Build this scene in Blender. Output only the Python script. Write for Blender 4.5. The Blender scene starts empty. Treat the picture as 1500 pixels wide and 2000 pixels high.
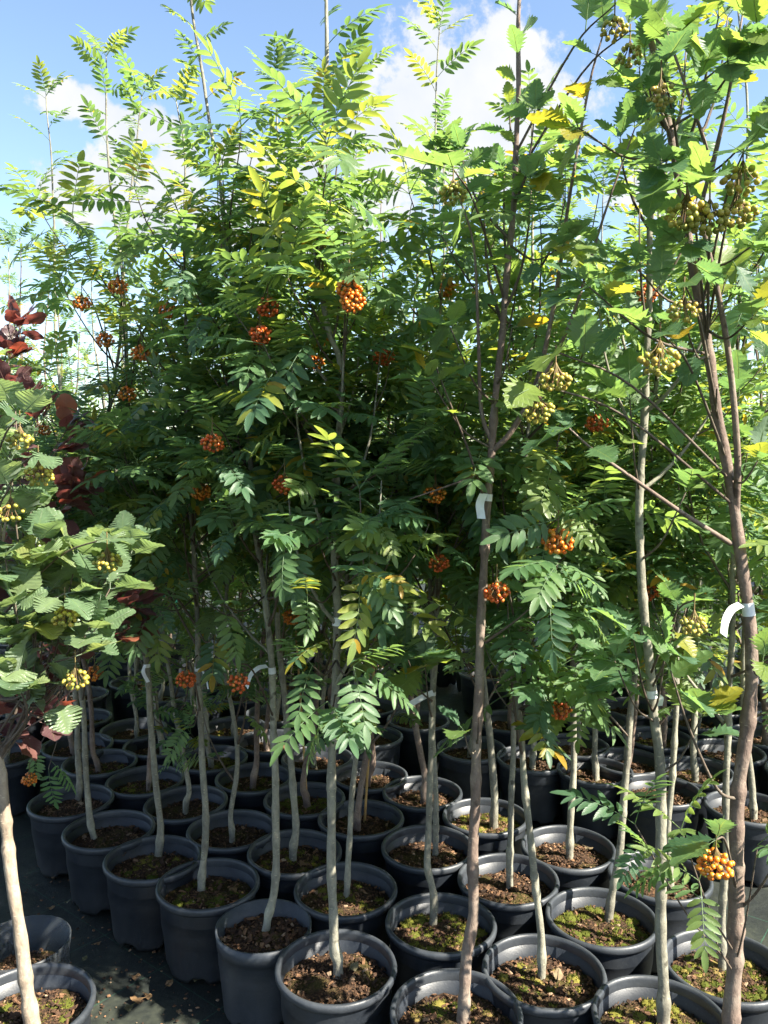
import bpy, math, random
import numpy as np
from mathutils import Matrix, Vector

R = math.radians
scene = bpy.context.scene
col = scene.collection

# ------------------------------------------------------------------ camera
CAM_H, PITCH, FPX = 1.535, R(4.0), 1563.0
cam_d = bpy.data.cameras.new('camera')
cam = bpy.data.objects.new('camera', cam_d)
col.objects.link(cam)
cam.location = (0, 0, CAM_H)
cam.rotation_euler = (R(90) - PITCH, 0, 0)
cam_d.sensor_fit = 'VERTICAL'
cam_d.sensor_height = 36.0
cam_d.lens = 36.0 * FPX / 2000.0
cam_d.clip_start = 0.05
cam_d.clip_end = 3000
scene.camera = cam

def pix_dir(px, py):
    dx, dy = (px - 750) / FPX, -(py - 1000) / FPX
    return np.array([dx, math.cos(PITCH) + dy * math.sin(PITCH), -math.sin(PITCH) + dy * math.cos(PITCH)])
def on_plane(px, py, z):
    d = pix_dir(px, py); t = (z - CAM_H) / d[2]
    return np.array([d[0] * t, d[1] * t, z])
def at_depth(px, py, y):
    d = pix_dir(px, py); t = y / d[1]
    return np.array([d[0] * t, y, CAM_H + d[2] * t])
def project(P):
    x, y, z = P[..., 0], P[..., 1], P[..., 2] - CAM_H
    f = y * math.cos(PITCH) - z * math.sin(PITCH)
    u = y * math.sin(PITCH) + z * math.cos(PITCH)
    return 750 + FPX * x / f, 1000 - FPX * u / f, f

# ------------------------------------------------------------------ light
SUN_EL, SUN_AZ = R(44), math.atan2(0.88, -0.47)     # azimuth clockwise from +Y
sun_vec = Vector((math.sin(SUN_AZ) * math.cos(SUN_EL), math.cos(SUN_AZ) * math.cos(SUN_EL), math.sin(SUN_EL)))
sun_d = bpy.data.lights.new('sun', 'SUN')
sun_d.energy = 3.4
sun_d.angle = R(0.55)
sun_d.color = (1.0, 0.93, 0.80)
sun = bpy.data.objects.new('sun', sun_d)
col.objects.link(sun)
sun.rotation_euler = sun_vec.to_track_quat('Z', 'Y').to_euler()
sun.location = (4, -2, 8)

world = bpy.data.worlds.new('World')
scene.world = world
world.use_nodes = True
wn, wl = world.node_tree.nodes, world.node_tree.links
wn.clear()
def N(nodes, t, **kw):
    n = nodes.new(t)
    for k, v in kw.items(): setattr(n, k, v)
    return n
def build_world():
    out = N(wn, 'ShaderNodeOutputWorld')
    sky = N(wn, 'ShaderNodeTexSky', sky_type='NISHITA', sun_disc=False)
    sky.sun_elevation = SUN_EL; sky.sun_rotation = SUN_AZ
    sky.air_density = 1.0; sky.dust_density = 0.5; sky.ozone_density = 1.0
    bg = N(wn, 'ShaderNodeBackground'); bg.inputs[1].default_value = 0.050
    wl.new(sky.outputs[0], bg.inputs[0])
    tc = N(wn, 'ShaderNodeTexCoord')
    # cumulus clouds: soft ellipsoids round directions in the sky, frayed by noise
    rng = random.Random(5)
    blobs = []
    for (px, py, rx, rz) in ((850, 185, .075, .075), (780, 240, .06, .06), (930, 220, .085, .085), (985, 130, .055, .065),
                             (1040, 200, .07, .06), (860, 300, .12, .05), (1290, 380, .05, .03),
                             (245, 375, .075, .055), (170, 390, .05, .04), (290, 420, .06, .045), (330, 350, .05, .04),
                             (145, 195, .045, .020), (265, 245, .055, .022), (640, 420, .14, .045), (560, 330, .07, .03)):
        d = pix_dir(px, py); d /= np.linalg.norm(d)
        blobs.append((d, rx, rz))
    for k in range(16):                                   # the same broken cumulus goes on round the sky
        a = R(50 + 260 * (k + rng.random()) / 16); e = R(rng.uniform(8, 45))
        c = np.array([math.sin(a) * math.cos(e), math.cos(a) * math.cos(e), math.sin(e)])
        blobs.append((c, rng.uniform(.08, .2), rng.uniform(.04, .1)))
    nz = N(wn, 'ShaderNodeTexNoise'); nz.inputs['Scale'].default_value = 21; nz.inputs['Detail'].default_value = 9; nz.inputs['Roughness'].default_value = .62
    wl.new(tc.outputs['Generated'], nz.inputs['Vector'])
    prev = None
    for (c, rx, rz) in blobs:
        s = N(wn, 'ShaderNodeVectorMath', operation='SUBTRACT'); s.inputs[1].default_value = tuple(c)
        wl.new(tc.outputs['Generated'], s.inputs[0])
        m = N(wn, 'ShaderNodeVectorMath', operation='MULTIPLY'); m.inputs[1].default_value = (1 / rx, 1 / rx, 1 / rz)
        wl.new(s.outputs[0], m.inputs[0])
        l = N(wn, 'ShaderNodeVectorMath', operation='LENGTH'); wl.new(m.outputs[0], l.inputs[0])
        if prev is None: prev = l.outputs['Value']
        else:
            mn = N(wn, 'ShaderNodeMath', operation='SMOOTH_MIN'); mn.inputs[2].default_value = .35
            wl.new(prev, mn.inputs[0]); wl.new(l.outputs['Value'], mn.inputs[1]); prev = mn.outputs[0]
    ad = N(wn, 'ShaderNodeMath', operation='MULTIPLY_ADD'); ad.inputs[1].default_value = -2.3
    wl.new(nz.outputs['Fac'], ad.inputs[0]); wl.new(prev, ad.inputs[2])
    rp = N(wn, 'ShaderNodeMapRange', interpolation_type='SMOOTHSTEP')
    rp.inputs['From Min'].default_value = -.05; rp.inputs['From Max'].default_value = -.42
    wl.new(ad.outputs[0], rp.inputs['Value'])
    nz2 = N(wn, 'ShaderNodeTexNoise'); nz2.inputs['Scale'].default_value = 9; nz2.inputs['Detail'].default_value = 6
    wl.new(tc.outputs['Generated'], nz2.inputs['Vector'])
    cr = N(wn, 'ShaderNodeValToRGB')
    cr.color_ramp.elements[0].position = .35; cr.color_ramp.elements[0].color = (.80, .86, .95, 1)
    cr.color_ramp.elements[1].position = .62; cr.color_ramp.elements[1].color = (1.0, 1.0, 1.0, 1)
    wl.new(nz2.outputs['Fac'], cr.inputs[0])
    cb = N(wn, 'ShaderNodeBackground'); cb.inputs[1].default_value = .17
    wl.new(cr.outputs[0], cb.inputs[0])
    mx = N(wn, 'ShaderNodeMixShader')
    wl.new(rp.outputs[0], mx.inputs[0]); wl.new(bg.outputs[0], mx.inputs[1]); wl.new(cb.outputs[0], mx.inputs[2])
    wl.new(mx.outputs[0], out.inputs[0])
build_world()

vs = scene.view_settings
vs.view_transform = 'Standard'; vs.look = 'None'; vs.exposure = 2.62; vs.gamma = 1.0; vs.use_curve_mapping = False
scene.render.engine = 'CYCLES'
cy = scene.cycles
cy.use_denoising = True; cy.use_adaptive_sampling = True; cy.adaptive_threshold = .02
cy.max_bounces = 9; cy.diffuse_bounces = 7; cy.glossy_bounces = 2; cy.transmission_bounces = 7; cy.transparent_max_bounces = 8
cy.caustics_reflective = False; cy.caustics_refractive = False

# ------------------------------------------------------------------ materials
def new_mat(name):
    m = bpy.data.materials.new(name); m.use_nodes = True
    nt = m.node_tree; nt.nodes.clear()
    return m, nt.nodes, nt.links
def ramp(nodes, stops):
    n = nodes.new('ShaderNodeValToRGB'); e = n.color_ramp.elements
    while len(e) < len(stops): e.new(.5)
    for el, (p, c) in zip(e, stops):
        el.position = p; el.color = (*c, 1)
    return n
def math_n(nodes, links, op, a, b=None, c=None):
    n = nodes.new('ShaderNodeMath'); n.operation = op
    for k, v in enumerate((a, b, c)):
        if v is None: continue
        if isinstance(v, (int, float)): n.inputs[k].default_value = v
        else: links.new(v, n.inputs[k])
    return n.outputs[0]

def leaf_material(name, stops, trans_gain, under, trans_fac=.42, rough=.42, vein=.22):
    m, nd, lk = new_mat(name)
    out = nd.new('ShaderNodeOutputMaterial')
    at = nd.new('ShaderNodeAttribute'); at.attribute_name = 'rnd'
    oi = nd.new('ShaderNodeObjectInfo')
    fr = math_n(nd, lk, 'FRACT', math_n(nd, lk, 'ADD', at.outputs['Fac'], oi.outputs['Random']))
    rp = ramp(nd, stops); lk.new(fr, rp.inputs[0])
    uv = nd.new('ShaderNodeAttribute'); uv.attribute_name = 'luv'
    sx = nd.new('ShaderNodeSeparateXYZ'); lk.new(uv.outputs['Vector'], sx.inputs[0])
    av = math_n(nd, lk, 'ABSOLUTE', sx.outputs['Y'])
    rib = math_n(nd, lk, 'LESS_THAN', av, .05)
    ph = math_n(nd, lk, 'MULTIPLY_ADD', av, -.35, sx.outputs['X'])
    w = math_n(nd, lk, 'SINE', math_n(nd, lk, 'MULTIPLY', ph, 52.0))
    wv = math_n(nd, lk, 'POWER', math_n(nd, lk, 'MAXIMUM', w, 0.0), 4.0)
    vv = math_n(nd, lk, 'MAXIMUM', rib, math_n(nd, lk, 'MULTIPLY', wv, .5))
    geo = nd.new('ShaderNodeNewGeometry')
    # blotchy ageing of the blade
    no = nd.new('ShaderNodeTexNoise'); no.inputs['Scale'].default_value = 42; no.inputs['Detail'].default_value = 3
    tcn = nd.new('ShaderNodeTexCoord'); lk.new(tcn.outputs['Object'], no.inputs['Vector'])
    hs = nd.new('ShaderNodeHueSaturation'); lk.new(rp.outputs[0], hs.inputs['Color'])
    lk.new(math_n(nd, lk, 'MULTIPLY_ADD', no.outputs['Fac'], .7, .65), hs.inputs['Value'])
    vm = nd.new('ShaderNodeMixRGB'); vm.blend_type = 'MIX'; vm.inputs['Color2'].default_value = (.20, .27, .07, 1)
    lk.new(math_n(nd, lk, 'MULTIPLY', vv, vein), vm.inputs['Fac']); lk.new(hs.outputs[0], vm.inputs['Color1'])
    um = nd.new('ShaderNodeMixRGB'); um.inputs['Color2'].default_value = (*under, 1)
    lk.new(math_n(nd, lk, 'MULTIPLY', geo.outputs['Backfacing'], .6), um.inputs['Fac']); lk.new(vm.outputs[0], um.inputs['Color1'])
    bp = nd.new('ShaderNodeBump'); bp.inputs['Strength'].default_value = .35; bp.inputs['Distance'].default_value = .002
    lk.new(math_n(nd, lk, 'MULTIPLY', vv, -1.0), bp.inputs['Height'])
    p = nd.new('ShaderNodeBsdfPrincipled'); p.inputs['Roughness'].default_value = rough
    p.inputs['Specular IOR Level'].default_value = .5
    lk.new(um.outputs[0], p.inputs['Base Color']); lk.new(bp.outputs[0], p.inputs['Normal'])
    tg = nd.new('ShaderNodeMixRGB'); tg.blend_type = 'MULTIPLY'; tg.inputs['Fac'].default_value = 1; tg.inputs['Color2'].default_value = (*trans_gain, 1)
    lk.new(vm.outputs[0], tg.inputs['Color1'])
    tr = nd.new('ShaderNodeBsdfTranslucent'); lk.new(tg.outputs[0], tr.inputs[0])
    mx = nd.new('ShaderNodeMixShader'); mx.inputs[0].default_value = trans_fac
    lk.new(p.outputs[0], mx.inputs[1]); lk.new(tr.outputs[0], mx.inputs[2]); lk.new(mx.outputs[0], out.inputs[0])
    return m

M = {}
M['rowan_leaf'] = leaf_material('rowan_leaf', [(0, (.056, .124, .068)), (.35, (.074, .154, .070)), (.7, (.104, .184, .064)), (.93, (.145, .206, .055)), (.985, (.19, .21, .03)), (1, (.33, .20, .025))],
                                (3.4, 2.75, 1.35), (.18, .26, .17), trans_fac=.46)
M['hybrid_leaf'] = leaf_material('hybrid_leaf', [(0, (.050, .112, .062)), (.4, (.070, .142, .066)), (.75, (.098, .174, .060)), (.95, (.14, .20, .04)), (.985, (.22, .21, .025)), (1, (.38, .24, .02))],
                                 (3.1, 2.7, 1.4), (.24, .32, .23), trans_fac=.46, vein=.32)
M['whitebeam_leaf'] = leaf_material('whitebeam_leaf', [(0, (.090, .150, .080)), (.5, (.120, .185, .098)), (.93, (.150, .210, .105)), (1, (.23, .25, .07))],
                                    (2.5, 2.3, 1.4), (.36, .42, .34), vein=.18, rough=.36)
M['purple_leaf'] = leaf_material('purple_leaf', [(0, (.075, .040, .050)), (.5, (.115, .058, .062)), (.85, (.155, .070, .060)), (.97, (.24, .085, .05)), (1, (.32, .20, .09))],
                                 (2.9, 1.5, 1.2), (.19, .11, .11), trans_fac=.34, vein=.15, rough=.36)

def bark_material(name, c0, c1, c2, rough=.75):
    m, nd, lk = new_mat(name)
    out = nd.new('ShaderNodeOutputMaterial'); p = nd.new('ShaderNodeBsdfPrincipled')
    tc = nd.new('ShaderNodeTexCoord'); oi = nd.new('ShaderNodeObjectInfo')
    off = nd.new('ShaderNodeVectorMath'); off.operation = 'ADD'
    lk.new(tc.outputs['Object'], off.inputs[0])
    cmb = nd.new('ShaderNodeCombineXYZ')
    for k in range(3): lk.new(math_n(nd, lk, 'MULTIPLY', oi.outputs['Random'], 9.0), cmb.inputs[k])
    lk.new(cmb.outputs[0], off.inputs[1])
    n1 = nd.new('ShaderNodeTexNoise'); n1.inputs['Scale'].default_value = 7; n1.inputs['Detail'].default_value = 6; n1.inputs['Roughness'].default_value = .65
    lk.new(off.outputs[0], n1.inputs['Vector'])
    mp = nd.new('ShaderNodeMapping'); mp.inputs['Scale'].default_value = (1, 1, .55); lk.new(off.outputs[0], mp.inputs['Vector'])
    n2 = nd.new('ShaderNodeTexNoise'); n2.inputs['Scale'].default_value = 75; n2.inputs['Detail'].default_value = 4; n2.inputs['Roughness'].default_value = .7
    lk.new(mp.outputs[0], n2.inputs['Vector'])
    mp3 = nd.new('ShaderNodeMapping'); mp3.inputs['Scale'].default_value = (45, 45, 120); lk.new(off.outputs[0], mp3.inputs['Vector'])
    vo = nd.new('ShaderNodeTexVoronoi'); vo.inputs['Scale'].default_value = 1.0; lk.new(mp3.outputs[0], vo.inputs['Vector'])
    rp = ramp(nd, [(.30, c0), (.52, c1), (.70, c2)]); lk.new(n1.outputs['Fac'], rp.inputs[0])
    mx = nd.new('ShaderNodeMixRGB'); mx.blend_type = 'OVERLAY'; mx.inputs['Fac'].default_value = .75
    lk.new(rp.outputs[0], mx.inputs['Color1']); lk.new(n2.outputs['Fac'], mx.inputs['Color2'])
    ln = nd.new('ShaderNodeMixRGB'); ln.inputs['Color2'].default_value = (c2[0] * 1.5, c2[1] * 1.45, c2[2] * 1.3, 1)   # lenticels
    lk.new(math_n(nd, lk, 'MULTIPLY', math_n(nd, lk, 'LESS_THAN', vo.outputs['Distance'], .17), .5), ln.inputs['Fac'])
    lk.new(mx.outputs[0], ln.inputs['Color1'])
    n3 = nd.new('ShaderNodeTexNoise'); n3.inputs['Scale'].default_value = 28; n3.inputs['Detail'].default_value = 2   # dark scars
    lk.new(off.outputs[0], n3.inputs['Vector'])
    sc = ramp(nd, [(.66, (0, 0, 0)), (.73, (1, 1, 1))]); lk.new(n3.outputs['Fac'], sc.inputs[0])
    dk = nd.new('ShaderNodeMixRGB'); dk.inputs['Color2'].default_value = (c0[0] * .4, c0[1] * .38, c0[2] * .36, 1)
    lk.new(math_n(nd, lk, 'MULTIPLY', sc.outputs[0], .8), dk.inputs['Fac']); lk.new(ln.outputs[0], dk.inputs['Color1']); ln = dk
    bp = nd.new('ShaderNodeBump'); bp.inputs['Strength'].default_value = .7; bp.inputs['Distance'].default_value = .004
    lk.new(n2.outputs['Fac'], bp.inputs['Height'])
    lk.new(bp.outputs[0], p.inputs['Normal']); lk.new(ln.outputs[0], p.inputs['Base Color'])
    p.inputs['Roughness'].default_value = rough; p.inputs['Specular IOR Level'].default_value = .25
    lk.new(p.outputs[0], out.inputs[0])
    return m
M['bark_grey'] = bark_material('bark_grey', (.13, .12, .095), (.22, .21, .165), (.30, .29, .22))
M['bark_red'] = bark_material('bark_red', (.12, .085, .07), (.17, .125, .10), (.24, .20, .16))
M['bark_pale'] = bark_material('bark_pale', (.20, .15, .11), (.29, .235, .175), (.36, .31, .24))
M['twig'] = bark_material('twig', (.07, .05, .04), (.11, .085, .065), (.15, .13, .10))

def simple(name, c, rough=.5, spec=.4, noise=None, bump=0, nscale=30):
    m, nd, lk = new_mat(name)
    out = nd.new('ShaderNodeOutputMaterial'); p = nd.new('ShaderNodeBsdfPrincipled')
    p.inputs['Roughness'].default_value = rough; p.inputs['Specular IOR Level'].default_value = spec
    p.inputs['Base Color'].default_value = (*c, 1)
    if noise:
        tc = nd.new('ShaderNodeTexCoord'); n = nd.new('ShaderNodeTexNoise'); n.inputs['Scale'].default_value = nscale; n.inputs['Detail'].default_value = 5
        lk.new(tc.outputs['Object'], n.inputs['Vector'])
        rp = ramp(nd, [(.35, c), (.65, noise)]); lk.new(n.outputs['Fac'], rp.inputs[0]); lk.new(rp.outputs[0], p.inputs['Base Color'])
        if bump:
            bp = nd.new('ShaderNodeBump'); bp.inputs['Strength'].default_value = bump; bp.inputs['Distance'].default_value = .003
            lk.new(n.outputs['Fac'], bp.inputs['Height']); lk.new(bp.outputs[0], p.inputs['Normal'])
    lk.new(p.outputs[0], out.inputs[0])
    return m
def rnd_mat(name, stops, rough=.8, spec=.2, bump=0):
    m, nd, lk = new_mat(name)
    out = nd.new('ShaderNodeOutputMaterial'); p = nd.new('ShaderNodeBsdfPrincipled')
    at = nd.new('ShaderNodeAttribute'); at.attribute_name = 'rnd'; oi = nd.new('ShaderNodeObjectInfo')
    fr = math_n(nd, lk, 'FRACT', math_n(nd, lk, 'ADD', at.outputs['Fac'], oi.outputs['Random']))
    rp = ramp(nd, stops); lk.new(fr, rp.inputs[0]); lk.new(rp.outputs[0], p.inputs['Base Color'])
    p.inputs['Roughness'].default_value = rough; p.inputs['Specular IOR Level'].default_value = spec
    lk.new(p.outputs[0], out.inputs[0])
    return m
M['berry_orange'] = rnd_mat('berry_orange', [(0, (.50, .12, .012)), (.5, (.62, .17, .014)), (1, (.60, .25, .025))], .33, .5)
M['berry_red'] = rnd_mat('berry_red', [(0, (.42, .065, .012)), (.6, (.55, .10, .014)), (1, (.55, .17, .02))], .33, .5)
M['berry_green'] = rnd_mat('berry_green', [(0, (.21, .22, .035)), (.6, (.31, .28, .05)), (1, (.40, .28, .05))], .4, .45)
M['stalk'] = simple('stalk', (.13, .12, .04), .6, .3, (.20, .10, .05))
M['chips'] = rnd_mat('chips', [(0, (.026, .017, .012)), (.35, (.06, .034, .021)), (.68, (.11, .060, .034)), (.92, (.19, .105, .055)), (1, (.28, .20, .13))], .85)
M['moss'] = rnd_mat('moss', [(0, (.050, .065, .012)), (.5, (.095, .100, .018)), (.85, (.16, .145, .03)), (1, (.20, .14, .055))], .95, .1)
M['fallen'] = rnd_mat('fallen', [(0, (.16, .10, .05)), (.4, (.12, .07, .035)), (.7, (.20, .15, .09)), (1, (.10, .10, .05))], .7)
M['tag'] = simple('tag', (.78, .79, .80), .5, .4, (.66, .67, .68), 0, 60)
M['bamboo'] = simple('bamboo', (.36, .20, .07), .5, .4, (.46, .30, .12), .2, 25)

def soil_material():
    m, nd, lk = new_mat('soil')
    out = nd.new('ShaderNodeOutputMaterial'); p = nd.new('ShaderNodeBsdfPrincipled')
    geo = nd.new('ShaderNodeNewGeometry')
    n1 = nd.new('ShaderNodeTexNoise'); n1.inputs['Scale'].default_value = 160; n1.inputs['Detail'].default_value = 4
    n2 = nd.new('ShaderNodeTexNoise'); n2.inputs['Scale'].default_value = 11; n2.inputs['Detail'].default_value = 5
    lk.new(geo.outputs['Position'], n1.inputs['Vector']); lk.new(geo.outputs['Position'], n2.inputs['Vector'])
    rp = ramp(nd, [(.3, (.014, .010, .008)), (.5, (.045, .028, .019)), (.66, (.12, .068, .038)), (.8, (.21, .14, .085))]); lk.new(n1.outputs['Fac'], rp.inputs[0])
    rm = ramp(nd, [(.50, (0, 0, 0)), (.60, (1, 1, 1))]); lk.new(n2.outputs['Fac'], rm.inputs[0])
    mx = nd.new('ShaderNodeMixRGB'); mx.inputs['Color2'].default_value = (.075, .078, .014, 1)
    lk.new(math_n(nd, lk, 'MULTIPLY', rm.outputs[0], .35), mx.inputs['Fac']); lk.new(rp.outputs[0], mx.inputs['Color1'])
    lk.new(mx.outputs[0], p.inputs['Base Color'])
    bp = nd.new('ShaderNodeBump'); bp.inputs['Strength'].default_value = 1; bp.inputs['Distance'].default_value = .01
    lk.new(n1.outputs['Fac'], bp.inputs['Height']); lk.new(bp.outputs[0], p.inputs['Normal'])
    p.inputs['Roughness'].default_value = .95; p.inputs['Specular IOR Level'].default_value = .1
    lk.new(p.outputs[0], out.inputs[0])
    return m
M['soil'] = soil_material()

def pot_material(name, c, dust, alpha=1.0):
    m, nd, lk = new_mat(name)
    out = nd.new('ShaderNodeOutputMaterial'); p = nd.new('ShaderNodeBsdfPrincipled')
    tc = nd.new('ShaderNodeTexCoord'); oi = nd.new('ShaderNodeObjectInfo'); geo = nd.new('ShaderNodeNewGeometry')
    n1 = nd.new('ShaderNodeTexNoise'); n1.inputs['Scale'].default_value = 9; n1.inputs['Detail'].default_value = 7; n1.inputs['Roughness'].default_value = .7
    n2 = nd.new('ShaderNodeTexNoise'); n2.inputs['Scale'].default_value = 210; n2.inputs['Detail'].default_value = 2
    lk.new(geo.outputs['Position'], n1.inputs['Vector']); lk.new(geo.outputs['Position'], n2.inputs['Vector'])
    sp = nd.new('ShaderNodeSeparateXYZ'); lk.new(tc.outputs['Object'], sp.inputs[0])
    low = nd.new('ShaderNodeMapRange'); low.inputs['From Min'].default_value = .10; low.inputs['From Max'].default_value = 0.0   # splashed dirt at the foot
    lk.new(sp.outputs['Z'], low.inputs['Value'])
    rp = ramp(nd, [(.42, (0, 0, 0)), (.72, (1, 1, 1))]); lk.new(n1.outputs['Fac'], rp.inputs[0])
    sp2 = ramp(nd, [(.62, (0, 0, 0)), (.72, (1, 1, 1))]); lk.new(n2.outputs['Fac'], sp2.inputs[0])
    a = math_n(nd, lk, 'MULTIPLY_ADD', low.outputs[0], math_n(nd, lk, 'MULTIPLY', n1.outputs['Fac'], .9), math_n(nd, lk, 'MULTIPLY', rp.outputs[0], .45))
    b = math_n(nd, lk, 'MULTIPLY_ADD', sp2.outputs[0], .35, a)
    mx = nd.new('ShaderNodeMixRGB'); mx.inputs['Color1'].default_value = (*c, 1); mx.inputs['Color2'].default_value = (*dust, 1)
    lk.new(b, mx.inputs['Fac']); lk.new(mx.outputs[0], p.inputs['Base Color'])
    p.inputs['Specular IOR Level'].default_value = .5
    lk.new(math_n(nd, lk, 'MULTIPLY_ADD', n1.outputs['Fac'], .25, .33), p.inputs['Roughness'])
    bp = nd.new('ShaderNodeBump'); bp.inputs['Strength'].default_value = .15; bp.inputs['Distance'].default_value = .002
    lk.new(n2.outputs['Fac'], bp.inputs['Height']); lk.new(bp.outputs[0], p.inputs['Normal'])
    if alpha < 1:
        t = nd.new('ShaderNodeBsdfTransparent'); t.inputs[0].default_value = (.72, .78, .82, 1)
        mm = nd.new('ShaderNodeMixShader'); mm.inputs[0].default_value = alpha
        lk.new(t.outputs[0], mm.inputs[1]); lk.new(p.outputs[0], mm.inputs[2]); lk.new(mm.outputs[0], out.inputs[0])
    else: lk.new(p.outputs[0], out.inputs[0])
    return m
M['pot'] = pot_material('pot', (.0125, .016, .022), (.050, .056, .064))
M['pot_grey'] = pot_material('pot_grey', (.026, .032, .041), (.085, .092, .102))
M['pot_clear'] = pot_material('pot_clear', (.06, .07, .08), (.18, .19, .2), .42)

def ground_material():
    m, nd, lk = new_mat('weed_mat')
    out = nd.new('ShaderNodeOutputMaterial'); p = nd.new('ShaderNodeBsdfPrincipled')
    geo = nd.new('ShaderNodeNewGeometry')
    rot = nd.new('ShaderNodeMapping'); rot.inputs['Rotation'].default_value = (0, 0, R(38)); lk.new(geo.outputs['Position'], rot.inputs['Vector'])
    s = nd.new('ShaderNodeSeparateXYZ'); lk.new(rot.outputs[0], s.inputs[0])
    wx = math_n(nd, lk, 'SINE', math_n(nd, lk, 'MULTIPLY', s.outputs['X'], 1500.0))
    wy = math_n(nd, lk, 'SINE', math_n(nd, lk, 'MULTIPLY', s.outputs['Y'], 1500.0))
    weave = math_n(nd, lk, 'MULTIPLY', wx, wy)
    n1 = nd.new('ShaderNodeTexNoise'); n1.inputs['Scale'].default_value = 3.2; n1.inputs['Detail'].default_value = 8; n1.inputs['Roughness'].default_value = .66
    n2 = nd.new('ShaderNodeTexNoise'); n2.inputs['Scale'].default_value = 40; n2.inputs['Detail'].default_value = 4
    lk.new(geo.outputs['Position'], n1.inputs['Vector']); lk.new(geo.outputs['Position'], n2.inputs['Vector'])
    rp = ramp(nd, [(.30, (.010, .013, .013)), (.50, (.018, .022, .019)), (.62, (.035, .040, .030)), (.75, (.085, .088, .078))])
    lk.new(math_n(nd, lk, 'MULTIPLY_ADD', n2.outputs['Fac'], .35, math_n(nd, lk, 'MULTIPLY_ADD', n1.outputs['Fac'], .95, -.15)), rp.inputs[0])
    # marker threads woven into the sheet
    def thread(o, per, w):
        f = math_n(nd, lk, 'FRACT', math_n(nd, lk, 'MULTIPLY', o, 1 / per))
        return math_n(nd, lk, 'LESS_THAN', f, w)
    th = math_n(nd, lk, 'MAXIMUM', thread(s.outputs['X'], .28, .009), thread(s.outputs['Y'], .28, .007))
    mx = nd.new('ShaderNodeMixRGB'); mx.inputs['Color2'].default_value = (.03, .13, .08, 1)
    lk.new(math_n(nd, lk, 'MULTIPLY', th, math_n(nd, lk, 'MULTIPLY', n2.outputs['Fac'], .9)), mx.inputs['Fac']); lk.new(rp.outputs[0], mx.inputs['Color1'])
    lk.new(mx.outputs[0], p.inputs['Base Color'])
    p.inputs['Roughness'].default_value = .62; p.inputs['Specular IOR Level'].default_value = .35
    bp = nd.new('ShaderNodeBump'); bp.inputs['Strength'].default_value = .25; bp.inputs['Distance'].default_value = .002; lk.new(weave, bp.inputs['Height'])
    b2 = nd.new('ShaderNodeBump'); b2.inputs['Strength'].default_value = .6; b2.inputs['Distance'].default_value = .02; lk.new(n1.outputs['Fac'], b2.inputs['Height']); lk.new(bp.outputs[0], b2.inputs['Normal'])
    lk.new(b2.outputs[0], p.inputs['Normal'])
    lk.new(p.outputs[0], out.inputs[0])
    return m
M['weed_mat'] = ground_material()

# ------------------------------------------------------------------ mesh helpers
def make_mesh(name, V, T, mat, smooth=True, rnd=None, luv=None):
    V = np.asarray(V, np.float32); T = np.asarray(T, np.int32)
    me = bpy.data.meshes.new(name)
    me.vertices.add(len(V)); me.vertices.foreach_set('co', V.ravel())
    me.loops.add(T.size); me.loops.foreach_set('vertex_index', T.ravel())
    me.polygons.add(len(T)); me.polygons.foreach_set('loop_start', np.arange(0, T.size, 3, dtype=np.int32))
    me.polygons.foreach_set('use_smooth', np.full(len(T), smooth))
    if rnd is not None:
        a = me.attributes.new('rnd', 'FLOAT', 'POINT'); a.data.foreach_set('value', np.asarray(rnd, np.float32))
    if luv is not None:
        l3 = np.zeros((len(V), 3), np.float32); l3[:, :2] = luv
        a = me.attributes.new('luv', 'FLOAT_VECTOR', 'POINT'); a.data.foreach_set('vector', l3.ravel())
    me.update(calc_edges=True)
    me.materials.append(mat)
    return me
def link(name, me, parent=None, mat4=None):
    o = bpy.data.objects.new(name, me); col.objects.link(o)
    if parent is not None: o.parent = parent
    if mat4 is not None: o.matrix_basis = mat4
    return o
def tag_obj(o, label=None, cat=None, group=None, kind=None):
    if label: o['label'] = label
    if cat: o['category'] = cat
    if group: o['group'] = group
    if kind: o['kind'] = kind
    return o
class Acc:
    """collects transformed triangle soups"""
    def __init__(self): self.V, self.T, self.R, self.U, self.n = [], [], [], [], 0
    def add(self, V, T, rnd=0., luv=None):
        self.V.append(V); self.T.append(T + self.n); self.n += len(V)
        self.R.append(np.full(len(V), rnd) if np.isscalar(rnd) else rnd)
        self.U.append(luv if luv is not None else np.zeros((len(V), 2)))
    def mesh(self, name, mat, smooth=True):
        return make_mesh(name, np.concatenate(self.V), np.concatenate(self.T), mat, smooth, np.concatenate(self.R), np.concatenate(self.U))

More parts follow.
